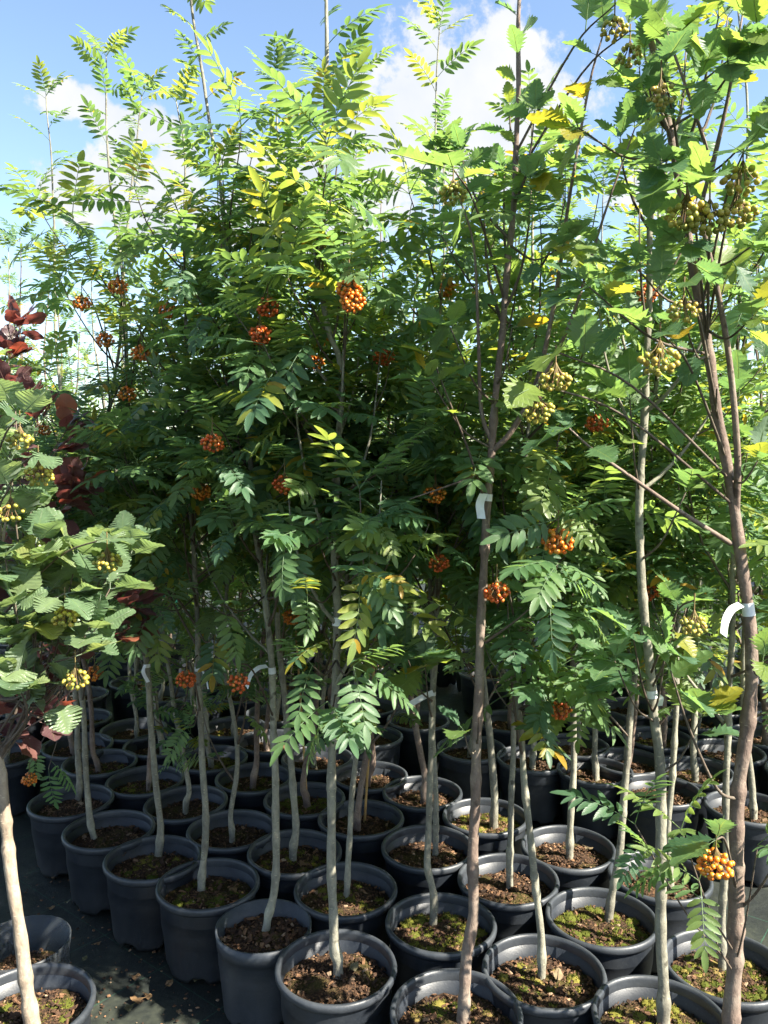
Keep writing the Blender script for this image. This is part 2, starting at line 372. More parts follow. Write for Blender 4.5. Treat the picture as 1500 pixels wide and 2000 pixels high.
def norm(v):
    v = np.asarray(v, float); return v / (np.linalg.norm(v) + 1e-12)
def tube(P, rad, sides=8, cap=True):
    P = np.asarray(P, float); n = len(P); rad = np.broadcast_to(rad, (n,))
    tan = np.gradient(P, axis=0); tan /= np.linalg.norm(tan, axis=1)[:, None] + 1e-12
    ref = np.array([0.31, 0.95, 0.05]); V = np.zeros((n, sides, 3)); ang = np.arange(sides) * 2 * math.pi / sides
    for i in range(n):
        a = norm(np.cross(tan[i], ref)) if abs(np.dot(tan[i], ref)) < .97 else norm(np.cross(tan[i], (1, 0, 0)))
        b = np.cross(tan[i], a)
        V[i] = P[i] + rad[i] * (np.cos(ang)[:, None] * a + np.sin(ang)[:, None] * b)
    i, j = np.meshgrid(np.arange(n - 1), np.arange(sides), indexing='ij'); i, j = i.ravel(), j.ravel(); k = (j + 1) % sides
    q = np.stack([i * sides + j, i * sides + k, (i + 1) * sides + k, (i + 1) * sides + j], 1)
    T = np.concatenate([q[:, [0, 2, 1]], q[:, [0, 3, 2]]])
    V = V.reshape(-1, 3)
    if cap:
        V = np.concatenate([V, P[-1:]]); c = len(V) - 1; b = (n - 1) * sides
        T = np.concatenate([T, [[b + s, c, b + (s + 1) % sides] for s in range(sides)]])
    return V, T
def spline(P, per=6):
    P = np.asarray(P, float)
    if len(P) < 3:
        t = np.linspace(0, 1, per + 1)[:, None]; return P[0] * (1 - t) + P[-1] * t
    Q = np.concatenate([[2 * P[0] - P[1]], P, [2 * P[-1] - P[-2]]]); out = []
    for k in range(1, len(Q) - 2):
        for t in np.arange(per) / per:
            a, b, c, d = Q[k - 1], Q[k], Q[k + 1], Q[k + 2]
            out.append(.5 * ((2 * b) + (c - a) * t + (2 * a - 5 * b + 4 * c - d) * t * t + (3 * b - a - 3 * c + d) * t ** 3))
    out.append(P[-1]); return np.array(out)
def frame(p, d, up, roll=0., s=1.):
    Y = norm(d); X = np.cross(Y, up)
    if np.linalg.norm(X) < 1e-4: X = np.cross(Y, (1, 0, 0))
    X = norm(X); Z = np.cross(X, Y)
    c, n = math.cos(roll), math.sin(roll)
    X, Z = c * X + n * Z, c * Z - n * X
    m = np.eye(4); m[:3, 0], m[:3, 1], m[:3, 2], m[:3, 3] = X * s, Y * s, Z * s, p
    return m
def xf(m, V): return V @ m[:3, :3].T + m[:3, 3]

# ------------------------------------------------------------------ leaves
def blade(L, ts, hw, fold=.25, droop=.15, shift=None):
    """leaf blade along +Y, folded along the midrib; ts stations, hw half widths"""
    V, U, rows = [], [], []
    for k, (t, w) in enumerate(zip(ts, hw)):
        y = t * L; z = -droop * L * t * t
        row = []
        sh = 0 if shift is None else shift[k] * L
        if w < 1e-5:
            V.append((0, y, z)); U.append((t, 0)); row = [len(V) - 1] * 3
        else:
            V += [(-w, y + sh, z + fold * w), (0, y, z), (w, y + sh, z + fold * w)]; U += [(t, -1), (t, 0), (t, 1)]
            row = [len(V) - 3, len(V) - 2, len(V) - 1]
        rows.append(row)
    T = []
    for a, b in zip(rows[:-1], rows[1:]):
        for s in (0, 1):
            q = (a[s], a[s + 1], b[s + 1], b[s])
            for tri in ((q[0], q[1], q[2]), (q[0], q[2], q[3])):
                if len(set(tri)) == 3: T.append(tri)
    return np.array(V, float), np.array(T, int), np.array(U, float)

def rowan_leaf(rng, detail=1):
    acc = Acc(); n = rng.choice((5, 6, 6, 7)); L = .150; y0 = .032
    k = rng.uniform(.6, 2.2); side = rng.uniform(-.5, .5)
    def rach(y): return np.array([side * y * y, y, -k * y * y])
    ys = np.linspace(0, L * .82, 7)
    P = np.array([rach(y) for y in ys])
    V, T = tube(P, np.linspace(.0011, .0006, len(P)), 3); acc.add(V, T, .5, np.tile((.5, 0.), (len(V), 1)))
    lay = rng.uniform(.0, .35)
    ts, pr = ((0, .13, .38, .68, .9, 1), (0, .62, 1, .85, .42, 0)) if detail else ((0, .25, .65, 1), (0, .9, .9, 0))
    for i in range(n):
        f = i / (n - 1); y = y0 + (L * .82 - y0 - .004) * f
        ll = .046 * (1 - .30 * abs(f - .45) * 1.6) * rng.uniform(.92, 1.08)
        for s in (-1, 1):
            a = R(72 - 24 * f + rng.uniform(-5, 5))
            p = rach(y + rng.uniform(-.002, .002)); tan = norm(rach(y + .01) - rach(y))
            d = tan * math.cos(a) + np.array([s * math.sin(a), 0, 0]) + np.array([0, 0, -lay * .4 + rng.uniform(-.12, .12)])
            V, T, U = blade(ll, ts, np.array(pr) * ll * .165, .30, rng.uniform(.02, .3))
            up = norm(np.cross([1, 0, 0], tan))
            acc.add(xf(frame(p, d, up, s * rng.uniform(-.15, .35)), V), T, rng.uniform(-.07, .07) + .5, U)
    ll = .044; V, T, U = blade(ll, ts, np.array(pr) * ll * .17, .3, .15)
    tan = norm(rach(L * .82) - rach(L * .80)); acc.add(xf(frame(rach(L * .82), tan, norm(np.cross([1, 0, 0], tan))), V), T, .5, U)
    return acc
def broad_leaf(rng, L, W, lobes, deep, deep_low, peak, petiole, droop=.2, fold=.18):
    acc = Acc()
    P = np.array([[0, y, -.05 * y] for y in np.linspace(0, petiole + L * .9, 5)])
    V, T = tube(P, np.linspace(.0013, .0005, 5), 3); V[:, 2] -= .0008; acc.add(V, T, .5, np.tile((.5, 0.), (len(V), 1)))
    ts, hw, sh = [0], [0], [0]
    def env(t): return W * (math.sin(math.pi * min(1, max(0, t)) ** peak)) ** .8 + W * .0
    for k in range(lobes):
        t1 = (k + .62) / (lobes + .3); t2 = (k + 1.0) / (lobes + .3)
        dp = deep_low + (deep - deep_low) * min(1, (k / (lobes - 1)) * 1.3)
        ts.append(t1); hw.append(env(t1) * rng.uniform(.93, 1.05)); sh.append(.035)
        if k < lobes - 1: ts.append(t2); hw.append(env(t2) * dp); sh.append(-.005)
    ts.append(1); hw.append(0); sh.append(0)
    V, T, U = blade(L, ts, hw, fold * rng.uniform(.4, 1.5), droop * rng.uniform(.2, 1.6), sh)
    V[:, 0] += rng.uniform(-.6, .6) * V[:, 1] ** 2
    V[:, 2] += np.sin(V[:, 1] / L * 9 + rng.uniform(0, 6)) * np.abs(V[:, 0]) * .16
    V[:, 1] += petiole; V[:, 2] -= .05 * petiole
    acc.add(V, T, .5, U)
    return acc
prng = random.Random(11)
LEAF = {
    'rowan': [rowan_leaf(prng) for _ in range(9)],
    'hybrid': [broad_leaf(prng, .105, .040, 8, .80, .42, .85, .018) for _ in range(6)],
    'whitebeam': [broad_leaf(prng, .078, .041, 11, .93, .92, .80, .014, .12) for _ in range(6)],
    'purple': [broad_leaf(prng, .068, .024, 7, 1.0, 1.0, 1.12, .018, .15) for _ in range(5)],
}
LEAF_ARR = {k: [(np.concatenate(a.V), np.concatenate(a.T), np.concatenate(a.R), np.concatenate(a.U)) for a in v] for k, v in LEAF.items()}
LEAF_MESH = {k: [a.mesh(k + '_leaf', M[k + '_leaf']) for a in v] for k, v in LEAF.items()}

# ------------------------------------------------------------------ berries
def sphere(seg=7, rings=5):
    V = [(0, 0, 1)]
    for r in range(1, rings):
        a = math.pi * r / rings
        V += [(math.sin(a) * math.cos(2 * math.pi * s / seg), math.sin(a) * math.sin(2 * math.pi * s / seg), math.cos(a)) for s in range(seg)]
    V.append((0, 0, -1)); T = []
    for s in range(seg):
        T.append((0, 1 + s, 1 + (s + 1) % seg))
        for r in range(rings - 2):
            a, b = 1 + r * seg + s, 1 + r * seg + (s + 1) % seg
            T += [(a, a + seg, b + seg), (a, b + seg, b)]
        a, b = 1 + (rings - 2) * seg + s, 1 + (rings - 2) * seg + (s + 1) % seg
        T.append((a, len(V) - 1, b))
    return np.array(V, float), np.array(T, int)
SPH = sphere()
BERRY_MESH = {k: make_mesh('berry', SPH[0], SPH[1], M['berry_' + k], True, np.zeros(len(SPH[0]))) for k in ('orange', 'red', 'green')}
def cluster_points(rng, n, r, flat, br):
    pts = []
    tries = 0
    while len(pts) < n and tries < 3000:
        tries += 1
        v = norm([rng.gauss(0, 1), rng.gauss(0, 1), rng.gauss(0, 1)]) * r * rng.uniform(.5, 1) ** .5
        v[2] *= flat
        if all(np.linalg.norm(v - q) > br * 1.75 for q in pts): pts.append(v)
    return pts
def berry_cluster(parent, pos, rng, n, r, br, colour, split, flat=.75, local_origin=np.zeros(3)):
    """umbel of stalks with round fruit; pos in world, parent sits at local_origin"""
    acc = Acc(); pts = cluster_points(rng, n, r, flat, br)
    root = np.array([0, 0, r * 1.15])
    for q in pts:
        mid = root * .45 + q * .4 + np.array([0, 0, -.002])
        V, T = tube(spline([root, mid, q], 2), .0007, 3, False); acc.add(V, T)
    V, T = tube([root + (0, 0, .03), root, root * .4], [.0016, .0013, .0008], 4); acc.add(V, T)
    if not split:
        b = Acc()
        for q in pts:
            s = br * rng.uniform(.85, 1.1); b.add(SPH[0] * s + q, SPH[1], rng.random())
        o = link('berry_cluster', b.mesh('berry_cluster', M['berry_' + colour]), parent, Matrix.Translation(Vector(pos - local_origin)))
        link('stalk', acc.mesh('stalk', M['stalk']), o)
    else:
        o = link('berry_cluster', acc.mesh('berry_cluster', M['stalk']), parent, Matrix.Translation(Vector(pos - local_origin)))
        for q in pts:
            s = br * rng.uniform(.88, 1.1)
            link('berry', BERRY_MESH[colour], o, Matrix.Translation(Vector(q)) @ Matrix.Diagonal((s, s, s * rng.uniform(.9, 1.02), 1)))
    return o

# ------------------------------------------------------------------ ground
def build_ground():
    # fine, slightly rucked sheet near the pots, flat beyond
    xs = np.concatenate([[-400, -120, -40, -12], np.linspace(-4, 4, 90), [12, 40, 120, 400]])
    ys = np.concatenate([[-400, -100, -20, -4], np.linspace(0, 6, 80), [9, 14, 30, 90, 250, 600]])
    X, Y = np.meshgrid(xs, ys)
    Z = .004 * np.sin(X * 3.1 + np.sin(Y * 2.3) * 2) * np.sin(Y * 4.1 + np.cos(X * 1.7)) + .003 * np.sin(X * 9 + Y * 7)
    Z = np.where((np.abs(X) <= 4) & (Y >= 0) & (Y <= 6), Z, 0) - .007
    V = np.stack([X, Y, Z], -1).reshape(-1, 3); nx = len(xs); T = []
    for j in range(len(ys) - 1):
        for i in range(nx - 1):
            a = j * nx + i; T += [(a, a + 1, a + nx + 1), (a, a + nx + 1, a + nx)]
    g = link('ground', make_mesh('ground', V, T, M['weed_mat']))
    g['kind'] = 'structure'
    g['label'] = 'black woven weed fabric laid over the nursery ground'
build_ground()

# ------------------------------------------------------------------ pots
RIM_Z, SOIL_Z = .245, .192
def lathe(prof, seg, notch=False):
    V, T = [], []
    n = len(prof)
    for s in range(seg):
        a = 2 * math.pi * s / seg
        for k, (r, z) in enumerate(prof):
            V.append((r * math.cos(a), r * math.sin(a), z))
    for s in range(seg):
        s2 = (s + 1) % seg
        for k in range(n - 1):
            a, b, c, d = s * n + k, s2 * n + k, s2 * n + k + 1, s * n + k + 1
            T += [(a, b, c), (a, c, d)]
    return np.array(V, float), np.array(T, int)
def pot_wall_mesh(R0=.124, R1=.146, H=.236, seg=48, mat='pot', band=False, name='pot_wall'):
    prof = [(R0 - .02, .004), (R0 - .004, .000), (R0 + .001, .014), (R0 + (R1 - R0) * .5, H * .5)]
    if band: prof += [(R1 - .006, H * .80), (R1 - .006 + .004, H * .805), (R1 + .002, H)]
    else: prof += [(R1 - .001, H * .93), (R1, H)]
    prof += [(R1 - .0035, H), (R1 - .006, H * .6), (R1 - .012, H * .45)]
    V, T = lathe(prof, seg)
    n = len(prof)
    for s in range(seg):                       # drainage scallops round the foot
        if (s % 8) in (0, 1, 2):
            V[s * n + 1, 2] += .016; V[s * n + 2, 2] += .012; V[s * n, 2] += .016
    return make_mesh(name, V, T, M[mat])
def rim_mesh(Rm=.147, seg=56, mat='pot', h=.012):
    prof = [(Rm - .0055, -.022), (Rm + .003, -.020), (Rm + .0075, -.012), (Rm + .0085, -.004), (Rm + .0065, .002), (Rm + .002, .0045), (Rm - .003, .003), (Rm - .0055, -.004), (Rm - .0055, -.022)]
    V, T = lathe(prof, seg); return make_mesh('rim', V, T, M[mat])
def soil_mesh(rng, rad=.1405, rings=9, seg=30, lump=.006):
    V = [(0, 0, .006)]; ph = [rng.uniform(0, 6.28) for _ in range(6)]
    for k in range(1, rings + 1):
        r = rad * k / rings
        for s in range(seg):
            a = 2 * math.pi * s / seg; x, y = r * math.cos(a), r * math.sin(a)
            z = lump * (math.sin(x * 47 + ph[0]) * math.sin(y * 51 + ph[1]) + .6 * math.sin(x * 113 + ph[2] + 2 * math.sin(y * 60)) * math.sin(y * 97 + ph[3])) + rng.uniform(-.0025, .0025)
            V.append((x, y, z + .008 * (1 - (r / rad) ** 2) - (.004 if k == rings else 0)))
    T = [(0, 1 + s, 1 + (s + 1) % seg) for s in range(seg)]
    for k in range(rings - 1):
        for s in range(seg):
            a, b = 1 + k * seg + s, 1 + k * seg + (s + 1) % seg
            T += [(a, a + seg, b + seg), (a, b + seg, b)]
    return make_mesh('soil', V, T, M['soil'])
CH = np.array([(-1, -.6, 0), (1, -.5, .1), (.8, .6, 0), (-.7, .5, .1), (-.7, -.4, .6), (.9, -.2, .7), (.5, .5, .6), (-.6, .3, .8)], float) * .5
CHT = np.array([(0, 1, 5), (0, 5, 4), (1, 2, 6), (1, 6, 5), (2, 3, 7), (2, 7, 6), (3, 0, 4), (3, 4, 7), (4, 5, 6), (4, 6, 7)])
def chips_mesh(rng, n, rad=.136, size=.008):
    acc = Acc()
    for k in range(n):
        a = rng.uniform(0, 6.283); r = rad * math.sqrt(rng.random())
        s = size * rng.choice((.5, .6, .8, 1, 1.3, 1.9 if rng.random() < .3 else .7))
        m = frame(np.array([r * math.cos(a), r * math.sin(a), .009 * (1 - (r / rad) ** 2) + rng.uniform(.000, .006)]), norm([rng.gauss(0, 1), rng.gauss(0, 1), rng.gauss(0, .35)]), (0, 0, 1), rng.uniform(-.7, .7), s)
        acc.add(xf(m, CH * (rng.uniform(.7, 1.6), rng.uniform(.8, 1.8), rng.uniform(.4, .9))), CHT, rng.random())
    return acc.mesh('bark_chips', M['chips'], False)
def moss_mesh(rng, n_lump, rad=.125, blades=1500):
    acc = Acc(); SV, ST = sphere(9, 6); lumps = []
    for k in range(n_lump):
        a = rng.uniform(0, 6.283); r = rad * math.sqrt(rng.random()) * .95
        s = rng.uniform(.006, .019); c = np.array([r * math.cos(a), r * math.sin(a), rng.uniform(-.002, .004)])
        d = (s, s * rng.uniform(.7, 1.2), s * rng.uniform(.35, .6)); lumps.append((c, d))
        V = SV * d * (1 + .10 * np.sin(SV[:, :1] * 5 + k) * np.cos(SV[:, 1:2] * 6 + k)); acc.add(V + c, ST, rng.uniform(.1, .6))
    for k in range(blades):
        c, d = rng.choice(lumps); v = norm([rng.gauss(0, 1), rng.gauss(0, 1), abs(rng.gauss(0, 1))]); p = c + v * d * .97
        nrm = norm(v / np.array(d)); h = rng.uniform(.003, .008); w = rng.uniform(.001, .0022)
        t = norm(np.cross(nrm, [rng.gauss(0, 1), rng.gauss(0, 1), rng.gauss(0, 1)])); tip = p + nrm * h + t * rng.uniform(-.3, .3) * h
        acc.add(np.array([p - t * w, p + t * w, tip]), np.array([[0, 1, 2]]), rng.uniform(.15, 1))
    return acc.mesh('moss', M['moss'], False)

rg = random.Random(3)
POT_WALL = pot_wall_mesh(); POT_RIM = rim_mesh()
SOILS = [soil_mesh(rg) for _ in range(4)]
CHIPS = [chips_mesh(rg, 520) for _ in range(4)]
CHIPS_FAR = [chips_mesh(rg, 150, size=.011) for _ in range(2)]
MOSS_FULL = [moss_mesh(rg, 120, blades=4200) for _ in range(2)]
MOSS_PATCH = [moss_mesh(rg, 36, .11, 1400) for _ in range(3)]
GROUP_POT = 'black nursery pots standing in close rows'
POT_COUNT = 0
def make_pot(x, y, kind='soil', rz=0., detail=True):
    global POT_COUNT
    POT_COUNT += 1
    rng = random.Random(int(x * 997 + y * 7919))
    root = link('plant_pot', None); root.empty_display_size = .1
    root.location = (x, y, 0); root.rotation_euler = (rng.gauss(0, .008), rng.gauss(0, .008), rng.uniform(0, 6.28))
    lab = {'soil': 'round black nursery pot with rolled rim holding bare dark soil in the rows',
           'moss': 'round black nursery pot with rolled rim and yellow-green moss covering its soil',
           'patch': 'round black nursery pot with rolled rim and a few moss patches on brown soil'}[kind]
    tag_obj(root, lab, 'plant pot', GROUP_POT)
    link('pot_wall', POT_WALL, root); link('rim', POT_RIM, root, Matrix.Translation((0, 0, .240)))
    s = link('soil', rng.choice(SOILS), root, Matrix.Translation((0, 0, SOIL_Z - .006)) @ Matrix.Rotation(rng.uniform(0, 6.28), 4, 'Z'))
    c = link('bark_chips', rng.choice(CHIPS if detail else CHIPS_FAR), root, Matrix.Translation((0, 0, SOIL_Z - .006)) @ Matrix.Rotation(rng.uniform(0, 6.28), 4, 'Z')); c['kind'] = 'stuff'
    if kind != 'soil':
        m = link('moss', rng.choice(MOSS_FULL if kind == 'moss' else MOSS_PATCH), root, Matrix.Translation((0, 0, SOIL_Z - .004)) @ Matrix.Rotation(rng.uniform(0, 6.28), 4, 'Z')); m['kind'] = 'stuff'
    return root

# measured pots: id, pixel of the rim centre in the photograph, surface kind
POTS = {}
for row in """A 140 1561 soil|B 212 1617 soil|C 297 1672 patch|D 405 1722 patch|F 656 1881 soil|G 195 1486 patch|H 285 1521 patch|I 367 1564 soil
J 453 1616 soil|K 574 1659 patch|L 675 1731 patch|M 262 1421 soil|N 310 1452 soil|O 412 1478 moss|P 496 1515 patch|Q 595 1557 moss|R 705 1595 soil|S 456 1417 patch
T 526 1445 soil|U 620 1478 soil|V 722 1512 soil|W 539 1390 soil|a 825 1544 soil|b 949 1591 moss|c 836 1650 soil|d 995 1712 soil|e 1110 1651 soil|f 860 1799 moss
g 1062 1891 patch|h 1176 1787 moss|i 893 1970 patch|j 1290 1985 moss|k 1420 1880 moss|l 1290 1707 soil|m 1290 1540 soil|n 1162 1502 soil|o 1040 1478 soil|p 920 1458 soil
q 1122 1453 soil|r 1226 1483 soil|s 1285 1438 patch|t 1462 1574 soil|u 155 1400 patch|v 150 1452 soil""".replace('\n', '|').split('|'):
    k, px, py, kind = row.split(); p = on_plane(float(px), float(py), RIM_Z)
    POTS[k] = (p[0], p[1], kind)
POTS['Z'] = (.90, 1.585, 'patch')                     # foot of the thick trunk, just below the frame
EXTRA = []
# ------------------------------------------------------------------ more pots on the same diagonal lattice
def lattice():
    rng = random.Random(21); out = []
    known = [(v[0], v[1]) for v in POTS.values()] + [(on_plane(515, 1802, .235)[0], on_plane(515, 1802, .235)[1])]
    gaps = [(.62, 3.03), (.86, 2.82), (.39, 3.22), (.88, 3.02), (.15, 3.45)]
    for i in range(-22, 16):
        for j in range(-6, 28):
            if (i + j) % 2: continue
            x = .155 + .2265 * i + rng.gauss(0, .008); y = 2.15 + .2135 * j + rng.gauss(0, .008)
            edge = 1.80 - (x - .18) * .87 if x < .2 else max(1.25, 1.80 - (x - .18) * .33)
            if y < edge - .06 or y > 7.2: continue
            if x < -.5 * y - .75 or x > .5 * y + 1.0: continue
            if any(math.hypot(x - a, y - b) < .245 for a, b in known): continue
            if any(math.hypot(x - a, y - b) < .2 for a, b in gaps): continue
            if x > .98 + max(0, y - 2.6) * 2.6: continue
            if y > 3.5 and rng.random() < (.15 if y < 4.7 else .5): continue
            out.append((x, y, rng.choice(('soil', 'soil', 'patch'))))
    return out
LAT = lattice()

# ------------------------------------------------------------------ trees
CLEAR = []                                            # (px, py, radius px, depth): keep foliage from hiding fruit and stems seen in the photograph
def hidden_ok(p):
    u, v, f = project(p)
    for (a, b, r, d) in CLEAR:
        if f < d + .03 and (u - a) ** 2 + (v - b) ** 2 < r * r: return False
    return True
def stem(path, r0, r1, rng, sides=10, per=7, wob=.003):
    P = spline(path, per)
    ph = [rng.uniform(0, 6.28) for _ in range(4)]
    s = np.concatenate([[0], np.cumsum(np.linalg.norm(np.diff(P, axis=0), axis=1))]); t = s / s[-1]
    P = P.copy()
    P[:, 0] += wob * (np.sin(s * 9 + ph[0]) + .5 * np.sin(s * 23 + ph[1])) * np.minimum(1, s * 8)
    P[:, 1] += wob * (np.sin(s * 8 + ph[2]) + .5 * np.sin(s * 21 + ph[3])) * np.minimum(1, s * 8)
    rad = r1 + (r0 - r1) * (1 - t) ** .85
    if sides >= 10:
        m = max(60, int(s[-1] / .011)); q = np.linspace(0, s[-1], m)
        P = np.stack([np.interp(q, s, P[:, k]) for k in range(3)], 1); rad = np.interp(q, s, rad); s = q
        for k in range(int(s[-1] / .17)):
            sk = rng.uniform(.1, s[-1] * .8); rad = rad * (1 + rng.uniform(.06, .26) * np.exp(-((s - sk) / rng.uniform(.007, .014)) ** 2))
    rad = rad * (1 + .38 * np.exp(-s / .03) + .22 * np.exp(-((s - .075) / .018) ** 2)) * (1 + .05 * np.sin(s * 31 + ph[1]) + .04 * np.sin(s * 67 + ph[2]))
    return P, rad
def bow(p0, az, el, L, rng, n=7, lift=.5):
    P = [np.array(p0, float)]; st = L / n
    for k in range(n):
        el = min(R(84), el + lift * rng.uniform(.4, 1.3) / n); az += rng.gauss(0, .10)
        P.append(P[-1] + st * np.array([math.cos(el) * math.cos(az), math.cos(el) * math.sin(az), math.sin(el)]))
    return np.array(P)
def leaves_on(P, f0, gap, sp, rng, out, droop, size, end=3, grow_end=False):
    s = np.concatenate([[0], np.cumsum(np.linalg.norm(np.diff(P, axis=0), axis=1))]); L = s[-1]
    phi = rng.uniform(0, 6.28); x = L * f0 + rng.uniform(0, gap)
    spots = []
    while x < L: spots.append(x); x += gap * rng.uniform(.7, 1.35)
    spots += [L] * end
    for q in spots:
        i = min(len(s) - 2, int(np.searchsorted(s, q) - 1)); i = max(0, i)
        f = (q - s[i]) / (s[i + 1] - s[i] + 1e-9); p = P[i] + (P[i + 1] - P[i]) * f; tan = norm(P[i + 1] - P[i])
        a = norm(np.cross(tan, (.3, .8, .1))); b = np.cross(tan, a)
        phi += 2.4 + rng.gauss(0, .25)
        rad = a * math.cos(phi) + b * math.sin(phi)
        d = rad * .9 + tan * rng.uniform(.25, .7) + np.array([0, 0, -droop + rng.gauss(0, .18)])
        if q >= L: d = d + tan * .8
        out.append((frame(p, d, (0, 0, 1), rng.gauss(0, .30), size * rng.uniform(.75, 1.18)), sp, rng.randrange(100)))
def grow(rng, P, rad, sp, z0, nb, Lmax, size=1., droop=.3, gap=.05, top_gap=.045, sides=5, bottom=1.0, bf=.72):
    """branches and leaves for a stem; P local to the tree's foot, z0 crown start above the foot"""
    H = P[-1][2]; br, lv = [], []
    az = rng.uniform(0, 6.28)
    for k in range(nb):
        s = (k + rng.uniform(0, .9)) / nb
        z = z0 + (H * bf - z0) * s
        i = int(np.argmin(np.abs(P[:, 2] - z))); i = min(i, len(P) - 2)
        az += 2.4 + rng.gauss(0, .4)
        L = Lmax * ((1 - s) ** .75 * rng.uniform(.6, 1.1) + .28)
        if s < .12: L *= bottom
        B = bow(P[i], az, R(rng.uniform(22, 52)) + s * R(14), L, rng, 6, .9)
        rb = np.linspace(min(rad[i] * .55, .0065), .0013, len(B)); br.append((B, rb))
        leaves_on(B, .25, gap * (1 - .2 * s), sp, rng, lv, droop * (1 - s * .9), size * (1 - .24 * s))
        if L > .32:
            for q in range(rng.choice((1, 2))):
                i2 = rng.choice((2, 3, 4)); T2 = bow(B[i2], az + rng.choice((-1, 1)) * rng.uniform(.5, 1.1), R(rng.uniform(15, 50)), L * rng.uniform(.3, .5), rng, 4, .7)
                br.append((T2, np.linspace(rb[i2] * .7, .0011, len(T2)))); leaves_on(T2, .2, gap, sp, rng, lv, droop * (1 - s * .9), size)
    i0 = int(np.argmin(np.abs(P[:, 2] - max(z0 + .35, H * .52))))
    leaves_on(P[i0:], 0., top_gap, sp, rng, lv, droop * .25 - .38, size * .76, 4)
    return br, lv
def leaf_soup(lv, acc):
    for (m, sp, k) in lv:
        V, T, r, U = LEAF_ARR[sp][k % len(LEAF_ARR[sp])]
        acc.add(xf(m, V), T, r + (k * .6180339) % 1, U)
def to_mat(m): return Matrix([list(r) for r in m])

GROUP_TREE = 'young potted rowans standing in close rows'
def joined_crown(name, br, lv, sp):
    acc = Acc(); leaf_soup(lv, acc); nl = sum(len(t) for t in acc.T)
    for B, rb in br:
        V, T = tube(B, rb, 4); acc.add(V, T, .3)
    me = acc.mesh(name, M[sp + '_leaf']); me.materials.append(M['twig'])
    mi = np.zeros(sum(len(t) for t in acc.T), np.int32); mi[nl:] = 1
    me.polygons.foreach_set('material_index', mi)
    return me

# --- stock of rowans for the rows behind
STOCK = []
def build_stock():
    for v in range(12):
        rng = random.Random(100 + v)
        H = rng.uniform(1.95, 2.5); lean = rng.gauss(0, .05), rng.gauss(0, .05)
        kink = rng.choice((-1, 1)) * rng.uniform(.01, .03)
        path = [(0, 0, -.02), (kink * .3, 0, .05), (kink, kink * .4, .13)]
        for z in np.arange(.4, H, .38): path.append((kink + lean[0] * z + rng.gauss(0, .012), lean[1] * z + rng.gauss(0, .012), z))
        path.append((path[-1][0], path[-1][1], H))
        P, rad = stem(path, rng.uniform(.0105, .0145), .0016, rng, 8, 4)
        V, T = tube(P, rad, 8); tm = make_mesh('trunk', V, T, M[rng.choice(('bark_grey', 'bark_grey', 'bark_red'))])
        br, lv = grow(rng, P, rad, 'rowan', rng.uniform(.20, .45), rng.choice((12, 13, 14)), rng.uniform(.30, .44), 1.0, .38, .072, .058)
        STOCK.append((tm, joined_crown('crown', br, lv, 'rowan'), H))
build_stock()
def stock_tree(x, y, k, rng, scale):
    tm, cm, H = STOCK[k % len(STOCK)]
    root = link('rowan_tree', None); root.empty_display_size = .1
    root.location = (x + rng.gauss(0, .012), y + rng.gauss(0, .012), SOIL_Z); root.rotation_euler = (0, 0, rng.uniform(0, 6.28)); root.scale = (scale, scale, scale)
    tag_obj(root, 'young rowan with slender grey trunk and feathery green leaves standing among the crowded rows', 'rowan tree', GROUP_TREE)
    link('trunk', tm, root); c = link('crown', cm, root); c['kind'] = 'stuff'
    return root

